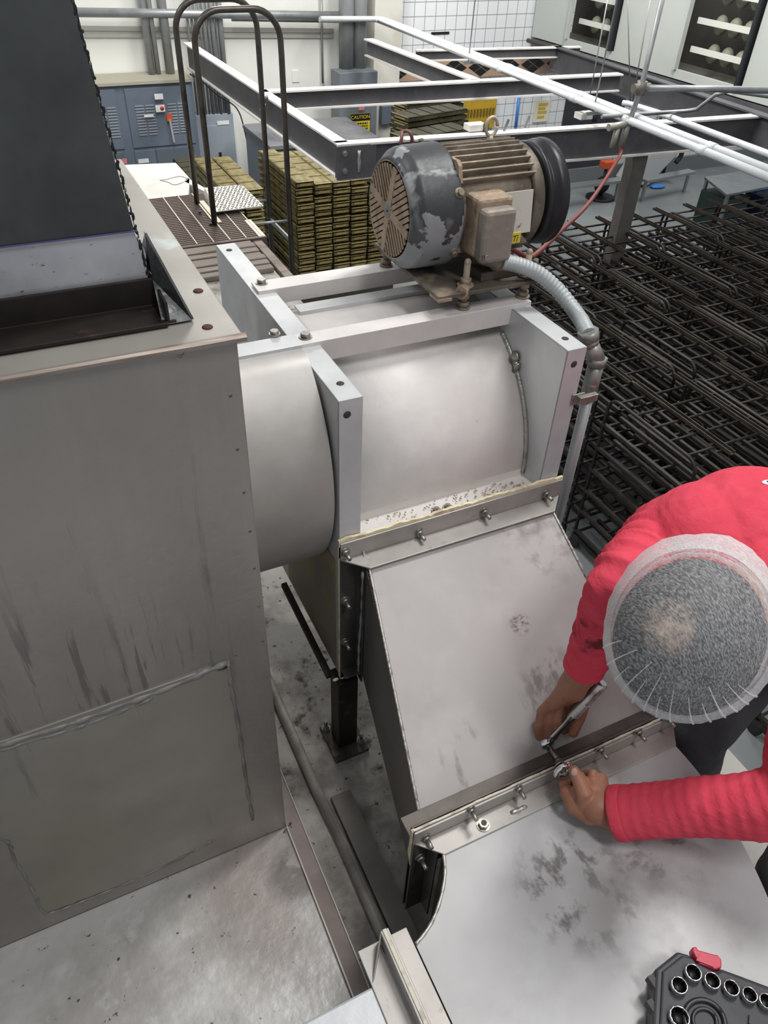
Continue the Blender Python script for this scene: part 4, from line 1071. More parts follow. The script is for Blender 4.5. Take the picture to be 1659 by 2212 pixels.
# ================================================================== FAR RIGHT FLOOR ITEMS
steel_rail = M('rail_steel', '#a3a8aa', .7, .35)
for k, (xa, ya, xb, yb_, lb) in enumerate(((1222,404,1345,388,'low steel guard rail on the floor by the tiled wall, left of the column'),(1390,390,1495,370,'low steel guard rail on the floor by the tiled wall, right of the column'))):
    a, b = at('Z',.42,xa,ya), at('Z',.42,xb,yb_)
    rl = thing('guard_rail', lb, 'rail', ((a.x+b.x)/2,a.y,0), 'low guard rails')
    MB().bar(a, b, .22, .05).build('rail', steel_rail, rl)
    for t in (.06,.94):
        p = a.lerp(b, t); MB().bar((p.x,p.y,.4),(p.x,p.y,0),.05,.05).build('leg', steel_rail, rl)
q = at('Z',0,1296,428)
st = thing('pole_stand', 'orange box on a black pole stand with a round base', 'stand', q)
MB().lathe(q, Z1, [(0,.30),(.04,.30),(.05,.24),(.06,.05),(.06,0)], 24).build('base', dark_m, st)
MB().tube([q+Z1*.05, q+Z1*.62], .035, 10).build('pole', dark_m, st)
MB().ell(q+V((.0,.02,.26)), .18, .12, .17, None, 16, 10).build('drum', rubber, st)
MB().box(q+V((-.13,-.1,.60)), q+V((.17,.1,.74))).build('box', orange, st, .02)
q = at('Z',0,1395,405)
ct = thing('tub_cart', 'tilted pale grey plastic tub cart near the tiled wall', 'cart', q)
gt = M('tub_grey', '#c2c4c4', 0, .5)
MB().prism([q+V((-.45,0,.12)), q+V((.05,0,.02)), q+V((.7,0,.62)), q+V((.6,0,.86)), q+V((-.1,0,.72))], (0,.55,0)).build('tub', gt, ct, .03)
MB().tube(spline([q+V((.55,-.02,.92)), q+V((.72,-.02,.86)), q+V((.76,-.02,.6)), q+V((.66,-.02,.45))], 5), .05, 8).build('rim', rubber, ct)
MB().tube([q+V((-.2,.1,.08)), q+V((-.2,.16,.08))], .08, 12).build('wheel', rubber, ct)
q = at('Z',0,1420,405)
single(MB().ell(q+V((0,0,.03)), .2, .12, .04, None, 12, 8), 'blue_bag', bluem, 'small blue bag lying on the floor by the grey tub cart', 'bag')
# steel table with bins
a, b, c_, d_ = at('Z',.9,1522,382), at('Z',.9,1665,360), at('Z',.9,1700,395), at('Z',.9,1570,420)
tb_ = thing('steel_table', 'stainless steel table at the right edge beyond the racks', 'table', (a.x,a.y,0))
MB().prism([a,b,c_,d_], (0,0,-.04)).build('table_top', steel_tbl, tb_, .004)
for p in (a,b,c_,d_):
    cc = (a+b+c_+d_)/4; p2 = p.lerp(cc, .08)
    MB().bar((p2.x,p2.y,.88),(p2.x,p2.y,0),.05,.05).build('leg', steel_tbl, tb_)
q = a.lerp(d_, .5).lerp(b, .22)
single(MB().box((q.x-.3,q.y-.35,0),(q.x+.3,q.y+.3,.7)), 'green_bin', greenm, 'dark green bin standing under the steel table', 'bin', None, None, .02)
q = at('Z',.7,1640,412)
bb = thing('blue_bin', 'bright blue open tote bin beside the steel table', 'bin', (q.x,q.y,0))
MB().box((q.x-.12,q.y-.3,0),(q.x+.7,q.y+.2,.66)).build('body', M('navy_bin', '#26304f', 0, .5), bb, .02)
MB().box((q.x-.14,q.y-.32,.66),(q.x+.72,q.y+.22,.72)).build('lid', bluem, bb, .02)

# ================================================================== BREAD PANS IN STACKS
def pan_proto(name, mat, L_, W_, H_):
    n = 5
    mb = MB()
    y0 = 0
    t = W_
    # frame strap and a row of cups
    mb.box((0,0,H_*.70),(W_,L_,H_*.86))
    mb.bar((W_/2,-.001,H_*.55),(W_/2,.004,H_*.55),W_*.55,.006,Z1,1)
    pitch = L_/n
    for k in range(n):
        ya, yb2 = y0+pitch*k+.012, y0+pitch*(k+1)-.012
        vs = []
        for z, ins in ((H_,.010),(.004,.022)):
            vs += [(ins,ya+ins*.4,z),(W_-ins,ya+ins*.4,z),(W_-ins,yb2-ins*.4,z),(ins,yb2-ins*.4,z)]
        mb.add(vs, [(0,1,2,3)[::-1],(4,5,6,7),(0,4,5,1),(1,5,6,2),(2,6,7,3),(3,7,4,0)])
    mb.box((0,0,H_*.9),(W_,.02,H_)).box((0,0,H_*.12),(W_,.006,H_*.9)).box((0,L_-.006,H_*.12),(W_,L_,H_*.9)).box((0,0,H_*.12),(.006,L_,H_*.86)).box((W_-.006,0,H_*.12),(W_,L_,H_*.86))
    mb.bar((W_*.2,-.003,H_*.35),(W_*.8,-.003,H_*.35),.006,H_*.1,Z1,1)
    mb.bar((W_*.04,-.004,H_*.95),(W_*.96,-.004,H_*.95),.008,H_*.1,Z1,1)
    for i, p in enumerate(mb.v): pass
    return mb.build(name, [mat, M('pan_edge', '#dcc686', .6, .35)])
base_c = at('Y',9.0,640,390)
PW, PH = .245, .088
proto = pan_proto('bread_pan', pan_m, 1.45, PW-.012, .068)
first = True
def put(x, y, z, label, group, src, rz=0):
    global first
    if first and src is proto:
        o = src; first = False
    else:
        o = src.copy(); COL.objects.link(o)
    o.location = (x, y, z); o.rotation_euler = (0,0,rz)
    return tag(o, label, 'bread pan', group)
rr = random.Random(11)
SX = at('Y',9.0,640,450).x
topz = base_c.z
for c in range(6):
    tops = topz-.006*c-(.03 if c else 0)
    for r in range(16):
        gap = 0
        z = tops-PH*(r+1)+rr.uniform(-.004,.004)+(.012 if rr.random() < .2 else 0)
        put(SX+c*(PW+.003)+rr.uniform(-.008,.008), 9.0+rr.uniform(-.02,.02), z, 'bread pan '+ORD[r]+' from top, '+ORD[c]+' column from left, tall stack behind the fan', 'pans of the tall stack', proto)
# wheeled base under the tall stack
zb = topz-.03*1-PH*16-.05
single(MB().box((SX-.05,8.95,0),(SX+1.55,10.5,zb)), 'pan_pallet', M('pallet_dark', '#3a362f', 0, .8), 'dark pallet base under the tall stack of bread pans', 'pallet')
# lower stack to the left (two columns)
A0 = at('Y',9.2,487,409)
for c in range(3):
    for r in range(15):
        if c == 2 and r < 0: continue
        x = A0.x+(c)*(PW+.005)-.02
        zt0 = A0.z-(0,.01,9)[c]
        if c == 2: continue
        put(x+rr.uniform(-.008,.008), 9.2+rr.uniform(-.02,.02), zt0-PH*(r+1), 'bread pan '+ORD[r]+' from top, '+('left' if c == 0 else 'right')+' column, lower stack behind the platform', 'pans of the lower stack', proto)
single(MB().box((A0.x-.06,9.15,0),(A0.x+.52,10.7,A0.z-.01-PH*15)), 'pan_pallet', M('pallet_dark', '#3a362f', 0, .8), 'dark pallet base under the lower stack of bread pans', 'pallet')
# dull pans lying behind, left of the lower stack
q = at('Y',10.8,440,398)
pd = pan_proto('bread_pan', pan_dark, 1.2, .42, .07)
pd_used = False
def putd(x, y, z, rz, label, group):
    global pd_used
    o = pd if not pd_used else pd.copy()
    if pd_used: COL.objects.link(o)
    pd_used = True
    o.location = (x,y,z); o.rotation_euler = (0,0,rz)
    return tag(o, label, 'bread pan', group)
for k in range(4):
    putd(q.x-.15, 10.75, q.z-.02-.08*k, 0, 'dull bread pan, '+ORD[k]+' from the top of the little pile left of the lower stack', 'dull pans of the little pile')
single(MB().box((q.x-.15,10.75,0),(q.x+.27,11.5,q.z-.02-.08*3)), 'pan_pallet', M('pallet_dark', '#3a362f', 0, .8), 'dark stand under the little pile of dull bread pans', 'pallet')
# dark stack seen over the nearest beam behind the motor
for c, (px_, py_, n) in enumerate(((830,287,5),(880,268,5),(925,252,6))):
    q = at('Y',10.6,px_+14,py_)
    for r in range(n):
        putd(q.x+rr.uniform(-.02,.02), 10.6+.72*c, q.z-.08*(r+1)+.02, -1.35, 'dull bread pan '+ORD[r]+' from top, '+('front','middle','rear')[c]+' pile seen over the nearest beam', 'dull pans beyond the beam')
    single(MB().box((q.x,10.2+.72*c,0),(q.x+1.2,10.6+.72*c,q.z-.08*n)), 'pan_pallet', M('pallet_dark', '#3a362f', 0, .8), 'dark stand under the '+('front','middle','rear')[c]+' pile of dull pans beyond the beam', 'pallet')

# ================================================================== BAKERY RACKS
def rack_proto():
    rk = thing('bakery_rack', 'x', 'rack', (0,0,0), 'black bakery racks on the floor')
    Lr, Wr, Hr = 1.07, .88, 1.72
    def hoop(x):
        P = [V((x,.02,.12)), V((x,.02,Hr-.13))]+arc((x,.13,Hr-.13),(0,-1,0),(0,0,1),.11,0,math.pi/2,6)+arc((x,Lr-.13,Hr-.13),(0,1,0),(0,0,1),.11,math.pi/2,0,6)+[V((x,Lr-.02,.12))]
        return MB().tube(P, .016, 8)
    for x in (0, Wr): hoop(x).build('hoop', blacksteel, rk)
    for x in (.29, .73):
        mb = MB(); angle(mb, (x-.025,-.02,Hr+.01), (x-.025,Lr+.02,Hr+.01), (1,0,0), (0,0,1), .05, .03, .006)
        mb.bar((x+.022,-.02,Hr+.025),(x+.022,Lr+.02,Hr+.025),.006,.03); mb.build('top_rail', M('rack_rail_worn', '#4b433c', .5, .4, [('#2b2724', 9, .45, .65, .8), ('#8a7c6a', (20,3,20), .6, .72, .6)]), rk)
    for k in range(5):
        y = .14+.2*k
        MB().tube([(0,y,Hr-.02),(Wr,y,Hr-.02)], .012, 6).build('rung', blacksteel, rk)
    for s in range(6):
        z = .2+.245*s
        mb = MB()
        for x in (.0,.2,.29,.44,.58,.73,.86):
            mb.bar((x,.0,z),(x,Lr,z),.03,.03)
        for k in range(4):
            y = .03+(Lr-.06)*k/3
            mb.bar((0,y,z-.03),(Wr,y,z-.03),.02,.02)
        mb.build('shelf', M('rack_shelf', '#332e2a', .4, .45, [('#1c1a18', 9, .45, .65, .8), ('#75664f', (14,3,14), .62, .74, .6)]), rk)
    for x in (0, Wr):
        MB().bar((x,.0,.13),(x,Lr,.13),.04,.04).build('base_bar', blacksteel, rk)
        for y in (.05, Lr-.05):
            MB().lathe((x-.018,y,.062), X1, [(0,.03),(0,.06),(.036,.06),(.036,.03)], 16).tube([(x,y,.12),(x,y,.06)],.012,6).build('caster', rubber, rk)
    return rk
rk = rack_proto(); fam = family(rk)
rows = [(3.0, [4.20,5.15,6.1,7.05], 'front row'), (4.16, [4.17,5.29,6.24,7.2], 'second row'), (5.27, [4.08,5.03,5.98,6.94,7.9,8.86], 'third row'), (6.52, [5.1,6.06,7.02,7.98,8.94,9.9,10.86], 'fourth row')]
firstr = True
for y, xs, nm in rows:
    for i, x in enumerate(xs):
        o = rk if firstr else copy_tree(rk, None, fam)
        firstr = False
        o.location = (x, y, 0)
        o.rotation_euler = (0,0,rr.uniform(-.012,.012))
        o['label'] = 'black tube and angle bakery rack, '+ORD[i]+' from the left in the '+nm

o = copy_tree(rk, None, fam); o.location = (4.2,.68,0); o['label'] = 'black tube and angle bakery rack, its caster showing beside the trousers of the person'
# ================================================================== SOCKET SET CASE
CZ = 3.748
case = thing('socket_case', 'black plastic socket set case with red latch lying on the elbow duct', 'tool case', at('Z',3.702,1500,2150))
tw = lambda x, y, z=CZ: at('Z',z,1380+x*.16818,2020+y*.16818)
c_out = [tw(220,430), tw(500,205), tw(640,245), tw(690,300), tw(985,455), tw(1060,425), tw(1320,520), tw(1650,645), tw(2300,890)]
dirv = (tw(180,1142)-tw(220,430)).normalized()
c_out = c_out + [c_out[-1]+dirv*.25, c_out[0]+dirv*.25]
plast = M('case_plastic', '#2e3035', 0, .5, [('#3a3c41', 14, .45, .7, .7), ('#55585e', (60,60,60), .66, .74, .5)], (200,.1,.001))
MB().prism(c_out, (0,0,-.046)).build('shell', plast, case, .004)
cen = sum(c_out, V((0,0,0)))/len(c_out)
ins = [p.lerp(cen, .09) for p in c_out]
MB().prism([p+V((0,0,.004)) for p in ins], (0,0,-.006)).build('tray', M('tray_plastic', '#33353a', 0, .55, [('#43454a', 25, .5, .7, .6)]), case, .003)
q = tw(830,1120)
dz = V((0,0,.006))
mb = MB().tube([q+dz+V((.030*math.cos(a), .026*math.sin(a), 0)) for a in [2*math.pi*i/30 for i in range(31)]], .004, 8).tube([q+dz+V((.018*math.cos(a), .015*math.sin(a), 0)) for a in [2*math.pi*i/30 for i in range(31)]], .003, 8)
mb.bar(tw(1390,1100)+dz, tw(1600,1200)+dz, .012, .006); mb.build('moulded_recess', M('recess_plastic', '#25262a', 0, .4), case)
lt = [tw(670,170), tw(730,165), tw(745,205), tw(975,270), tw(990,262), tw(1050,330), tw(1050,435), tw(975,455), tw(760,385), tw(680,235)]
lt_ = MB().prism([p+V((0,0,.006)) for p in lt], (0,0,-.02)).build('latch', M('latch_red', '#b92b45', 0, .4), case, .002)
MB().prism([tw(730,330,CZ+.007), tw(790,245,CZ+.007), tw(960,300,CZ+.007), tw(960,420,CZ+.007)], (0,0,.0025)).build('latch_pad', M('latch_red', '#b92b45', 0, .4), lt_)
for x in (205, 200):
    pass
for y in (640, 960):
    p = tw(222 if y == 640 else 212, y, CZ-.006)
    MB().box(p+V((-.006,-.012,-.012)), p+V((.004,.014,.004))).build('hinge_notch', dark_m, case)
sk = [(525,640,.0126),(705,475,.0126),(950,578,.0122),(1195,672,.0118),(1430,760,.0113),(1645,842,.0110),(528,1045,.0150),(1880,930,.0105)]
names = ['leftmost socket of the upper row in the case','second socket from the left in the upper row, beside the red latch','third socket from the left in the upper row of the case','fourth socket from the left in the upper row of the case','fifth socket from the left in the upper row of the case','sixth socket from the left in the upper row of the case','largest socket, below the leftmost one in the case','seventh socket from the left in the upper row of the case']
for (x, y, r), nm in zip(sk, names):
    c = tw(x, y, CZ+.016)-V((0,0,.012))
    s = thing('socket', 'chrome '+nm, 'socket', c, 'sockets in the case')
    mb = MB().lathe(c, Z1, [(-.004,r),(.010,r),(.012,r*.95),(.0125,r*.88),(.011,r*.82),(.001,r*.78)], 12, 0, (1,0))
    mb.build('body', chrome, s)
    # six sided bore
    vs = [c+V((r*.80*math.cos(a),r*.80*math.sin(a),z)) for z in (.0105,.002) for a in [math.pi/3*i+.3 for i in range(6)]]
    MB().add(vs, [(i,(i+1)%6,6+(i+1)%6,6+i) for i in range(6)]).build('bore', M('bore_chrome', '#a8a08a', 1, .2), s)
    MB().lathe(c+V((0,0,.0015)), Z1, [(0,r*.8),(.0005,0)], 12).build('drive_hole', dark_m, s)

# ================================================================== RATCHET AND WRENCH
RH = at('Y',.590,1180,1606); RE = at('Y',.575,1303,1475)
ra = thing('ratchet', 'chrome ratchet with knurled handle held upright in the right hand', 'ratchet', RH)
d = (RE-RH).normalized()
P = [RH+d*(RE-RH).length*t for t in (.06,.14,.30,.42,.46,.60,.78,.84,.86,.97,1.0)]
MB().tube(P, [.010,.0075,.0065,.0075,.0095,.0105,.0108,.0095,.0108,.0112,.008], 14).build('handle', M('satin_chrome', '#c6c6c6', 1, .25, [('#9b9b9b', 40, .5, .6, .6)]), ra)
mb = MB()
L_ = (RE-RH).length
for i in range(14):
    p = RH+d*L_*(.50+.0145*i)
    mb.tube([p-d*.0008, p+d*.0008], .0116, 14)
mb.build('knurling', chrome, ra)
MB().lathe(RH+V((0,.012,0)), -Y1, [(0,.010),(.002,.0165),(.018,.0165),(.022,.012),(.022,0)], 20).build('head', chrome, ra)
MB().tube([RH-Y1*.008, V((RH.x,.541,RH.z))], .0062, 12).tube([V((RH.x,.552,RH.z)), V((RH.x,.541,RH.z))], .0095, 12).build('drive_socket', M('socket_grey', '#8a8781', .9, .35), ra)
NT = at('Y',.506,1216,1664)
wr_ = thing('wrench', 'short chrome wrench held on a flange nut by the left hand', 'wrench', NT)
wd = V((.75,.0,-.55)).normalized()
ring = [NT+V((.0155*math.cos(a),0,.0155*math.sin(a))) for a in [2*math.pi*i/24 for i in range(25)]]
MB().tube(ring, .0055, 10).build('ring', chrome, wr_)
MB().bar(NT+wd*.014, NT+wd*.085+V((0,-.012,.0)), .012, .006, Y1).build('shank', chrome, wr_)
MB().hexbolt((NT.x,.519,NT.z), -Y1, .0078, .010, .014, .004).build('held_nut', bolt_m, el)

# ================================================================== WORKER
def voxel(mb, name, mat, parent, vs, smooth=6):
    me = bpy.data.meshes.new('tmp')
    base = ROOT[parent.name]
    me.from_pydata([tuple(p-base) for p in mb.v], [], mb.f)
    o = bpy.data.objects.new('tmp', me); COL.objects.link(o)
    r = o.modifiers.new('r', 'REMESH'); r.mode = 'VOXEL'; r.voxel_size = vs; r.use_smooth_shade = True
    if smooth:
        s = o.modifiers.new('s', 'SMOOTH'); s.iterations = smooth; s.factor = .5
    bpy.context.view_layer.update()
    m2 = bpy.data.meshes.new_from_object(o.evaluated_get(bpy.context.evaluated_depsgraph_get()))
    bpy.data.objects.remove(o); bpy.data.meshes.remove(me)
    m2.name = name
    m2.materials.clear(); m2.materials.append(mat)
    for p in m2.polygons: p.use_smooth = True
    q = bpy.data.objects.new(name, m2); COL.objects.link(q); q.parent = parent; ROOT[q.name] = base
    return q
def capsule(mb, pts, rad, seg=14):
    """closed tube with rounded ends"""
    pts = [V(p) for p in pts]
    mb.tube(pts, rad, seg)
    r = rad if isinstance(rad, list) else [rad]*len(pts)
    mb.ell(pts[0], r[0], r[0], r[0], None, seg, 10)
    mb.ell(pts[-1], r[-1], r[-1], r[-1], None, seg, 10)
    return mb
def sleeve(mb, pts, rad, n=70, seg=30, amp=.0022, fr=26, seed=0, bunch=0):
    P = spline(pts, 24); m_ = len(P)
    Q, R = [], []
    k = len(rad)-1
    for i in range(n+1):
        t = i/n; f = t*(m_-1); a = int(min(f, m_-2)); Q.append(P[a].lerp(P[a+1], f-a))
        g = t*k; b = int(min(g, k-1)); r = rad[b]+(rad[b+1]-rad[b])*(g-b)
        am = amp*(1+bunch*(1-abs(2*t-1)))
        R.append(lambda th, r=r, t=t, am=am: r + am*(math.sin(fr*t*6.283+1.6*math.sin(th+seed)+.9*math.sin(2*th+seed*2+t*9)) + .6*math.sin(fr*1.7*t*6.283+2.2*math.sin(th*1.0+seed*3))))
    mb.tube(Q, R, seg)
    return mb

wk = thing('person', 'person in a red long sleeved shirt and hairnet bending over the duct bolts with tools', 'person', (1.12,.45,3.10))
H = dp(1.08,1482,1380)
U = V((-.62,-.38,.69)).normalized()
F = V((-.64,-.33,-.69)); F = (F-U*F.dot(U)).normalized()
S = U.cross(F).normalized()
HR = Matrix((S, F, U)).transposed()
sr, er, wr = dp(1.36,1448,1160), dp(1.24,1338,1268), dp(1.385,1256,1452)
slh, elh, wl = dp(1.17,1850,1490), dp(1.19,1705,1728), dp(1.325,1320,1757)
NB = V((.955,.475,4.150)); CH = V((1.08,.49,4.10)); WS = V((1.26,.50,4.01)); PV = V((1.37,.50,3.90))
hipR, hipL = V((1.36,.60,3.86)), V((1.36,.40,3.86))
kneeR, kneeL = V((1.035,.515,3.60)), V((1.012,.205,3.58))
ankR, ankL = V((1.19,.53,3.19)), V((1.20,.20,3.19))
b = MB()
b.ell(H, .074, .094, .088, HR)
b.ell(H+F*.028-U*.062, .056, .066, .072, HR)
b.ell(H+F*.098-U*.045, .013, .018, .024, HR)                       # nose
for s in (-1, 1):
    b.ell(H+S*s*.075-U*.028-F*.008, .010, .020, .030, HR)          # ears
    b.ell(H+F*.082+S*s*.032-U*.012, .014, .010, .009, HR)          # eyes
b.ell(H+F*.084-U*.088, .025, .014, .010, HR)                       # mouth
capsule(b, [H-U*.05-F*.045, H.lerp(NB,.55)-U*.02, NB], [.058,.058,.066])
b.ell(CH, .14, .15, .085); b.ell(CH.lerp(WS,.5), .13, .14, .085); b.ell(WS, .11, .12, .085); b.ell(PV, .092, .12, .088)
capsule(b, [sr, NB.lerp(CH,.5), slh], [.055,.07,.055])
capsule(b, [sr, sr.lerp(er,.5), er], [.05,.046,.038])
capsule(b, [er, er.lerp(wr,.4), wr], [.038,.040,.027])
capsule(b, [slh, slh.lerp(elh,.5), elh], [.05,.046,.039])
capsule(b, [elh, elh.lerp(wl,.4), wl], [.039,.040,.028])
for h_, k_, a_2 in ((hipR,kneeR,ankR),(hipL,kneeL,ankL)):
    capsule(b, [h_.lerp(PV,.2), h_.lerp(k_,.5), k_], [.072,.064,.052])
    capsule(b, [k_, k_.lerp(a_2,.35), a_2], [.053,.055,.034])
    capsule(b, [a_2, a_2+V((-.02,0,-.045)), a_2+V((-.15,0,-.06))], [.036,.034,.030])
# right hand: back of hand to the lens, fingers closed round the ratchet head
mR = [dp(1.458,1232,1520), dp(1.452,1211,1519), dp(1.452,1190,1525), dp(1.458,1171,1537)]
capsule(b, [wr, dp(1.418,1236,1485)], [.027,.029])
for p in mR: capsule(b, [dp(1.41,1242,1474).lerp(p,.05), p.lerp(dp(1.42,1234,1490),.4), p], [.023,.0150,.0108])
fR = [[mR[0], dp(1.475,1229,1550), dp(1.492,1218,1578), dp(1.50,1208,1586)],
      [mR[1], dp(1.452,1205,1556), dp(1.472,1200,1584), dp(1.490,1198,1594)],
      [mR[2], dp(1.455,1187,1558), dp(1.472,1182,1588), dp(1.490,1184,1598)],
      [mR[3], dp(1.462,1165,1566), dp(1.475,1163,1592), dp(1.492,1168,1602)]]
for f_ in fR: capsule(b, f_, [.0104,.0092,.0084,.0074], 12)
capsule(b, [dp(1.425,1254,1482), dp(1.452,1258,1518), dp(1.460,1250,1552), dp(1.468,1238,1582)], [.017,.0155,.0125,.0105], 12)
# left hand: thumb on top of the wrench, fingers curled under it
mL = [dp(1.335,1247,1712), dp(1.345,1262,1699), dp(1.352,1280,1690), dp(1.360,1298,1686)]
capsule(b, [wl, dp(1.325,1290,1742)], [.028,.031])
for p in mL: capsule(b, [dp(1.325,1296,1740).lerp(p,.1), p.lerp(dp(1.33,1285,1730),.4), p], [.026,.021,.0135])
capsule(b, [dp(1.332,1275,1755), dp(1.34,1240,1738), dp(1.348,1226,1712)], [.022,.019,.014])
capsule(b, [dp(1.33,1262,1738), dp(1.318,1262,1712), dp(1.322,1252,1690), dp(1.328,1240,1665)], [.018,.0150,.0128,.0100], 12)
fL = [[mL[0]-Y1*.0, dp(1.352,1222,1712), dp(1.368,1216,1694), dp(1.375,1232,1690)],
      [mL[1], dp(1.357,1252,1676), dp(1.372,1244,1676), dp(1.380,1250,1692)],
      [mL[2], dp(1.362,1281,1672), dp(1.376,1268,1672), dp(1.383,1262,1690)],
      [mL[3], dp(1.370,1298,1680), dp(1.380,1286,1682), dp(1.384,1276,1696)]]
for f_ in fL: capsule(b, f_, [.0115,.0100,.0092,.0080], 12)
bd_ = voxel(b, 'body', skin, wk, .0021, 2)
nail = M('finger_nail', '#c49a8c', 0, .35)
tn = dp(1.318,1241,1668)
mb = MB().ell(tn, .0062, .0074, .0026, Matrix((RIGHT, -DOWN, -FWD)).transposed(), 12, 8); mb.build('thumb_nail', nail, wk)
# shirt
s = MB()
s.ell(CH+V((0,.0,.012)), .165, .185, .105); s.ell(CH.lerp(WS,.5)+V((0,0,.01)), .16, .175, .11); s.ell(WS, .15, .165, .115); s.ell(WS.lerp(PV,.5), .135, .172, .122); s.ell(WS.lerp(PV,.85), .125, .17, .118); s.ell(dp(1.30,1640,1150), .14, .14, .10); s.ell(dp(1.30,1550,1162), .12, .12, .088); s.ell(dp(1.33,1480,1160), .09, .09, .075); s.ell(dp(1.31,1590,1150), .12, .12, .09)
capsule(s, [NB, NB.lerp(CH,.6)], [.082,.11])
capsule(s, [sr, NB.lerp(CH,.55)+V((0,0,.02)), slh], [.074,.10,.074], 20)
sleeve(s, [sr.lerp(NB,.2), sr, sr.lerp(er,.5)+V((.0,.006,0)), er, er.lerp(wr,.45), wr.lerp(er,.10)], [.076,.076,.067,.058,.052,.047,.043,.037], 90, 32, .0022, 17, .4, 1.3)
sleeve(s, [slh.lerp(NB,.2), slh, slh.lerp(elh,.5), elh, elh.lerp(wl,.5), wl.lerp(elh,.05)], [.080,.080,.080,.078,.064,.051,.046,.046], 120, 32, .0011, 34, 1.9, .5)
sh = voxel(s, 'shirt', cloth, wk, .0042, 2)
for w_, e_, r in ((wr,er,.0385),(wl,elh,.0475)):
    dd_ = (e_-w_).normalized()
    k0 = .012 if r < .045 else .006
    mb = MB().lathe(w_+dd_*k0, dd_, [(0,r-.006),(-.001,r-.002),(.002,r),(.018,r),(.020,r-.001)], 32); mb.build('cuff', cloth, sh)
q = dp(1.06,1668,1042)
em = MB().ell(V((0,0,0)), .022, .0125, .002, None, 24, 6)
# emblem: white oval with dark blue centre on the back of the shirt (only its tip is in the photo)
import mathutils
from mathutils.bvhtree import BVHTree
def on_shirt(px_, py_):
    base = ROOT[sh.name]
    bv = BVHTree.FromPolygons([v.co+base for v in sh.data.vertices], [tuple(p.vertices) for p in sh.data.polygons])
    d_ = (dp(1,px_,py_)-CAM).normalized()
    hit = bv.ray_cast(CAM, d_)
    return hit
ht = on_shirt(1655,1043)
if ht[0]:
    nrm = ht[1]
    ctr = ht[0]+nrm*.001 + RIGHT*.012
    zx = nrm; xx = (RIGHT-zx*RIGHT.dot(zx)).normalized(); yx = zx.cross(xx)
    rot = Matrix((xx, yx, zx)).transposed()
    e1 = MB().ell(ctr, .020, .0085, .0022, rot, 24, 6).build('emblem', M('emblem_white', '#efeaf0', 0, .6), sh)
    MB().ell(ctr+nrm*.001, .0135, .005, .0022, rot, 24, 6).build('emblem_centre', M('emblem_blue', '#2f3566', 0, .6), e1)
# trousers
j = MB()
j.ell(PV+V((.0,0,-.01)), .125, .165, .115)
for h_, k_, a_2, sd_ in ((hipR,kneeR,ankR,.3),(hipL,kneeL,ankL,2.1)):
    sleeve(j, [h_+V((.02,0,0)), h_.lerp(k_,.5), k_+V((.0,0,.0))], [.092,.080,.070,.064], 50, 28, .0011, 5, sd_)
    j.ell(k_, .067, .066, .067)
    sleeve(j, [k_, k_.lerp(a_2,.5), a_2+V((0,0,.03))], [.070,.068,.060,.060], 50, 28, .0012, 6, sd_+1)
tj = voxel(j, 'trousers', jean, wk, .005, 3)
# outer seam with its stitching
P = [hipR.lerp(kneeR,t)+V((-.02,-.07+.012*t,-.012)) for t in (.1,.3,.5,.7,.9)]
MB().tube(spline(P,6), .0016, 6).build('seam', M('denim_stitch', '#6a6e75', 0, .8), tj)
for a_2 in (ankR, ankL):
    bo = MB()
    capsule(bo, [a_2+V((.01,0,.02)), a_2+V((0,0,-.03))], [.052,.052])
    capsule(bo, [a_2+V((.03,0,-.05)), a_2+V((-.06,0,-.052)), a_2+V((-.17,0,-.058))], [.042,.043,.038])
    bt_ = voxel(bo, 'boot', M('black_boot', '#1c1c1e', 0, .45), wk, .005, 2)
    MB().box(a_2+V((-.21,-.045,-.105)), a_2+V((.07,.045,-.088))).build('sole', rubber, bt_, .006)
# hair and hairnet
hb = MB(); n1, n2 = 40, 22
def cap(rx, ry, rz, ctr, cut, ripple, mb):
    vs, fs = [], []
    for i in range(n2+1):
        th = cut*i/n2
        for k in range(n1*2):
            g = math.pi*k/n1
            w_ = 1+ripple*(i/n2)**2*(math.sin(g*17)+.6*math.sin(g*29+1)) + ripple*.5*math.sin(g*5+i*.6)
            if ripple: w_ += .012*math.sin(g*3+1.3)
            vs.append(ctr + HR @ V((rx*math.sin(th)*math.cos(g)*w_, ry*math.sin(th)*math.sin(g)*w_, rz*math.cos(th))))
    m_ = n1*2
    for i in range(n2):
        for k in range(m_):
            fs.append((i*m_+k, i*m_+(k+1) % m_, (i+1)*m_+(k+1) % m_, (i+1)*m_+k))
    return mb.add(vs, fs, 0, True)
hair = M('short_dark_hair', '#18191c', 0, .6, [('#4a4f54', (420,420,150), .5, .75, .5), ('#0d0d0f', (90,90,50), .5, .65, .6), ('#b39a88', 60, .35, .6, .8, tuple(dp(.985,1430,1348)-V((1.12,.45,3.10))), .05)], ((420,420,160), .35, .002))
cap(.100, .115, .104, H-F*.004+U*.002, 1.95, 0, MB()).build('hair', hair, wk)
net = bpy.data.materials.new('hairnet_fabric'); net.use_nodes = True
nt = net.node_tree; N, L = nt.nodes, nt.links
out = N['Material Output']; N.remove(N['Principled BSDF'])
df = N.new('ShaderNodeBsdfDiffuse'); df.inputs[0].default_value = lin('#f4f5f7')
tl = N.new('ShaderNodeBsdfTranslucent'); tl.inputs[0].default_value = lin('#f4f5f7')
m1 = N.new('ShaderNodeMixShader'); m1.inputs[0].default_value = .35
L.new(df.outputs[0], m1.inputs[1]); L.new(tl.outputs[0], m1.inputs[2])
tr_ = N.new('ShaderNodeBsdfTransparent'); mxs = N.new('ShaderNodeMixShader')
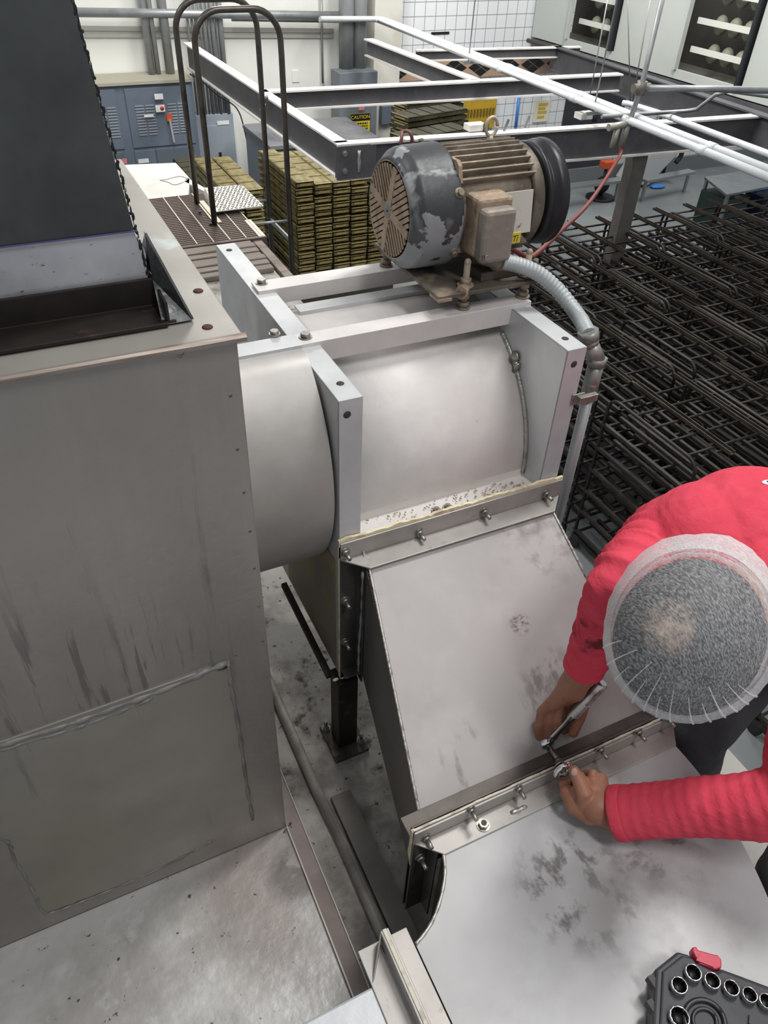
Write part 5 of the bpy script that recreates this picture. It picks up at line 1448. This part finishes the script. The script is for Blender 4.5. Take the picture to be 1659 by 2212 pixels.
tc = N.new('ShaderNodeTexCoord'); mp = N.new('ShaderNodeMapping'); mp.inputs['Scale'].default_value = (640,160,280); mp.inputs['Rotation'].default_value = (.4,.7,.3)
L.new(tc.outputs['Object'], mp.inputs[0])
no = N.new('ShaderNodeTexNoise'); no.inputs['Scale'].default_value = 1; no.inputs['Detail'].default_value = 6
L.new(mp.outputs[0], no.inputs['Vector'])
mr = N.new('ShaderNodeMapRange'); mr.inputs['From Min'].default_value = .38; mr.inputs['From Max'].default_value = .72; mr.inputs['To Min'].default_value = .10; mr.inputs['To Max'].default_value = .50
L.new(no.outputs['Fac'], mr.inputs['Value'])
L.new(mr.outputs[0], mxs.inputs[0]); L.new(tr_.outputs[0], mxs.inputs[1]); L.new(m1.outputs[0], mxs.inputs[2])
L.new(mxs.outputs[0], out.inputs['Surface'])
HC = H-F*.012+U*.002
hn = cap(.116, .130, .114, HC, 2.0, .008, MB()).build('hairnet', net, wk)
# bouffant rear puff, elastic edge and pleats
pleat = M('net_pleat', '#e6e7ea', 0, .8)
net2 = net.copy(); net2.name = 'hairnet_folds'
for nd in net2.node_tree.nodes:
    if nd.type == 'MAP_RANGE': nd.inputs['To Min'].default_value = .35; nd.inputs['To Max'].default_value = .8
mb = MB(); vs, fs = [], []
n3 = 72
for i in range(7):
    v_ = i/6
    for k in range(n3+1):
        g = 2*math.pi*k/n3
        bulge = .10+.75*max(0,-math.sin(g+.25))**1.3+.10*math.sin(g*7)*max(0,-math.sin(g))
        pleats = .004*math.sin(k*2.4)+.003*math.sin(k*1.1+1)
        r_ = 1.0+bulge*(.15*math.sin(math.pi*v_*.75+.2))+pleats*3*v_
        th = 1.08+.95*v_
        vs.append(HC + HR @ V((.116*math.sin(th)*math.cos(g)*r_, .130*math.sin(th)*math.sin(g)*r_, .112*math.cos(th))))
for i in range(6):
    for k in range(n3):
        a = i*(n3+1)+k
        fs.append((a, a+1, a+n3+2, a+n3+1))
mb.add(vs, fs, 0, True).build('net_puff', net2, hn)
E_ = [HC + HR @ V((.116*math.sin(2.0)*math.cos(g)*(1+.01*math.sin(g*17)), .130*math.sin(2.0)*math.sin(g)*(1+.01*math.sin(g*17)), .112*math.cos(2.0))) for g in [2*math.pi*i/80 for i in range(81)]]
MB().tube(E_, .0035, 8, cap=False).build('elastic_edge', net2, hn)
for i, (g, l) in enumerate(((1.3,.75),(1.46,.6),(1.62,.85),(1.78,.7),(1.95,.9),(2.1,.6),(2.3,.8),(2.5,.6),(.3,.6),(.42,.75),(.56,.6),(.7,.8),(.86,.6),(1.05,.7))):
    P = [HC + HR @ V((.1175*math.sin(1.42-l*t)*math.cos(g+.06*t), .1315*math.sin(1.42-l*t)*math.sin(g+.06*t), .1155*math.cos(1.42-l*t))) for t in [k/8 for k in range(9)]]
    MB().tube(P, [.0019*(1-.85*k/8) for k in range(9)], 6).build('pleat', net2, hn)
# platform the worker stands on
wp = thing('work_platform', 'pale steel platform under the boots of the person beside the duct', 'platform', (1.3,.4,0))
pm_ = M('pale_platform', '#a9a6a0', .1, .6, [('#8e8b86', 4, .45, .65, .7)])
MB().box((.98,-.25,3.05),(1.5,.95,3.085)).build('deck', pm_, wp, .004)
for x, y in ((1.02,-.2),(1.46,-.2),(1.02,.9),(1.46,.9)):
    MB().bar((x,y,0),(x,y,3.05),.04,.04).build('leg', conduit_m, wp)
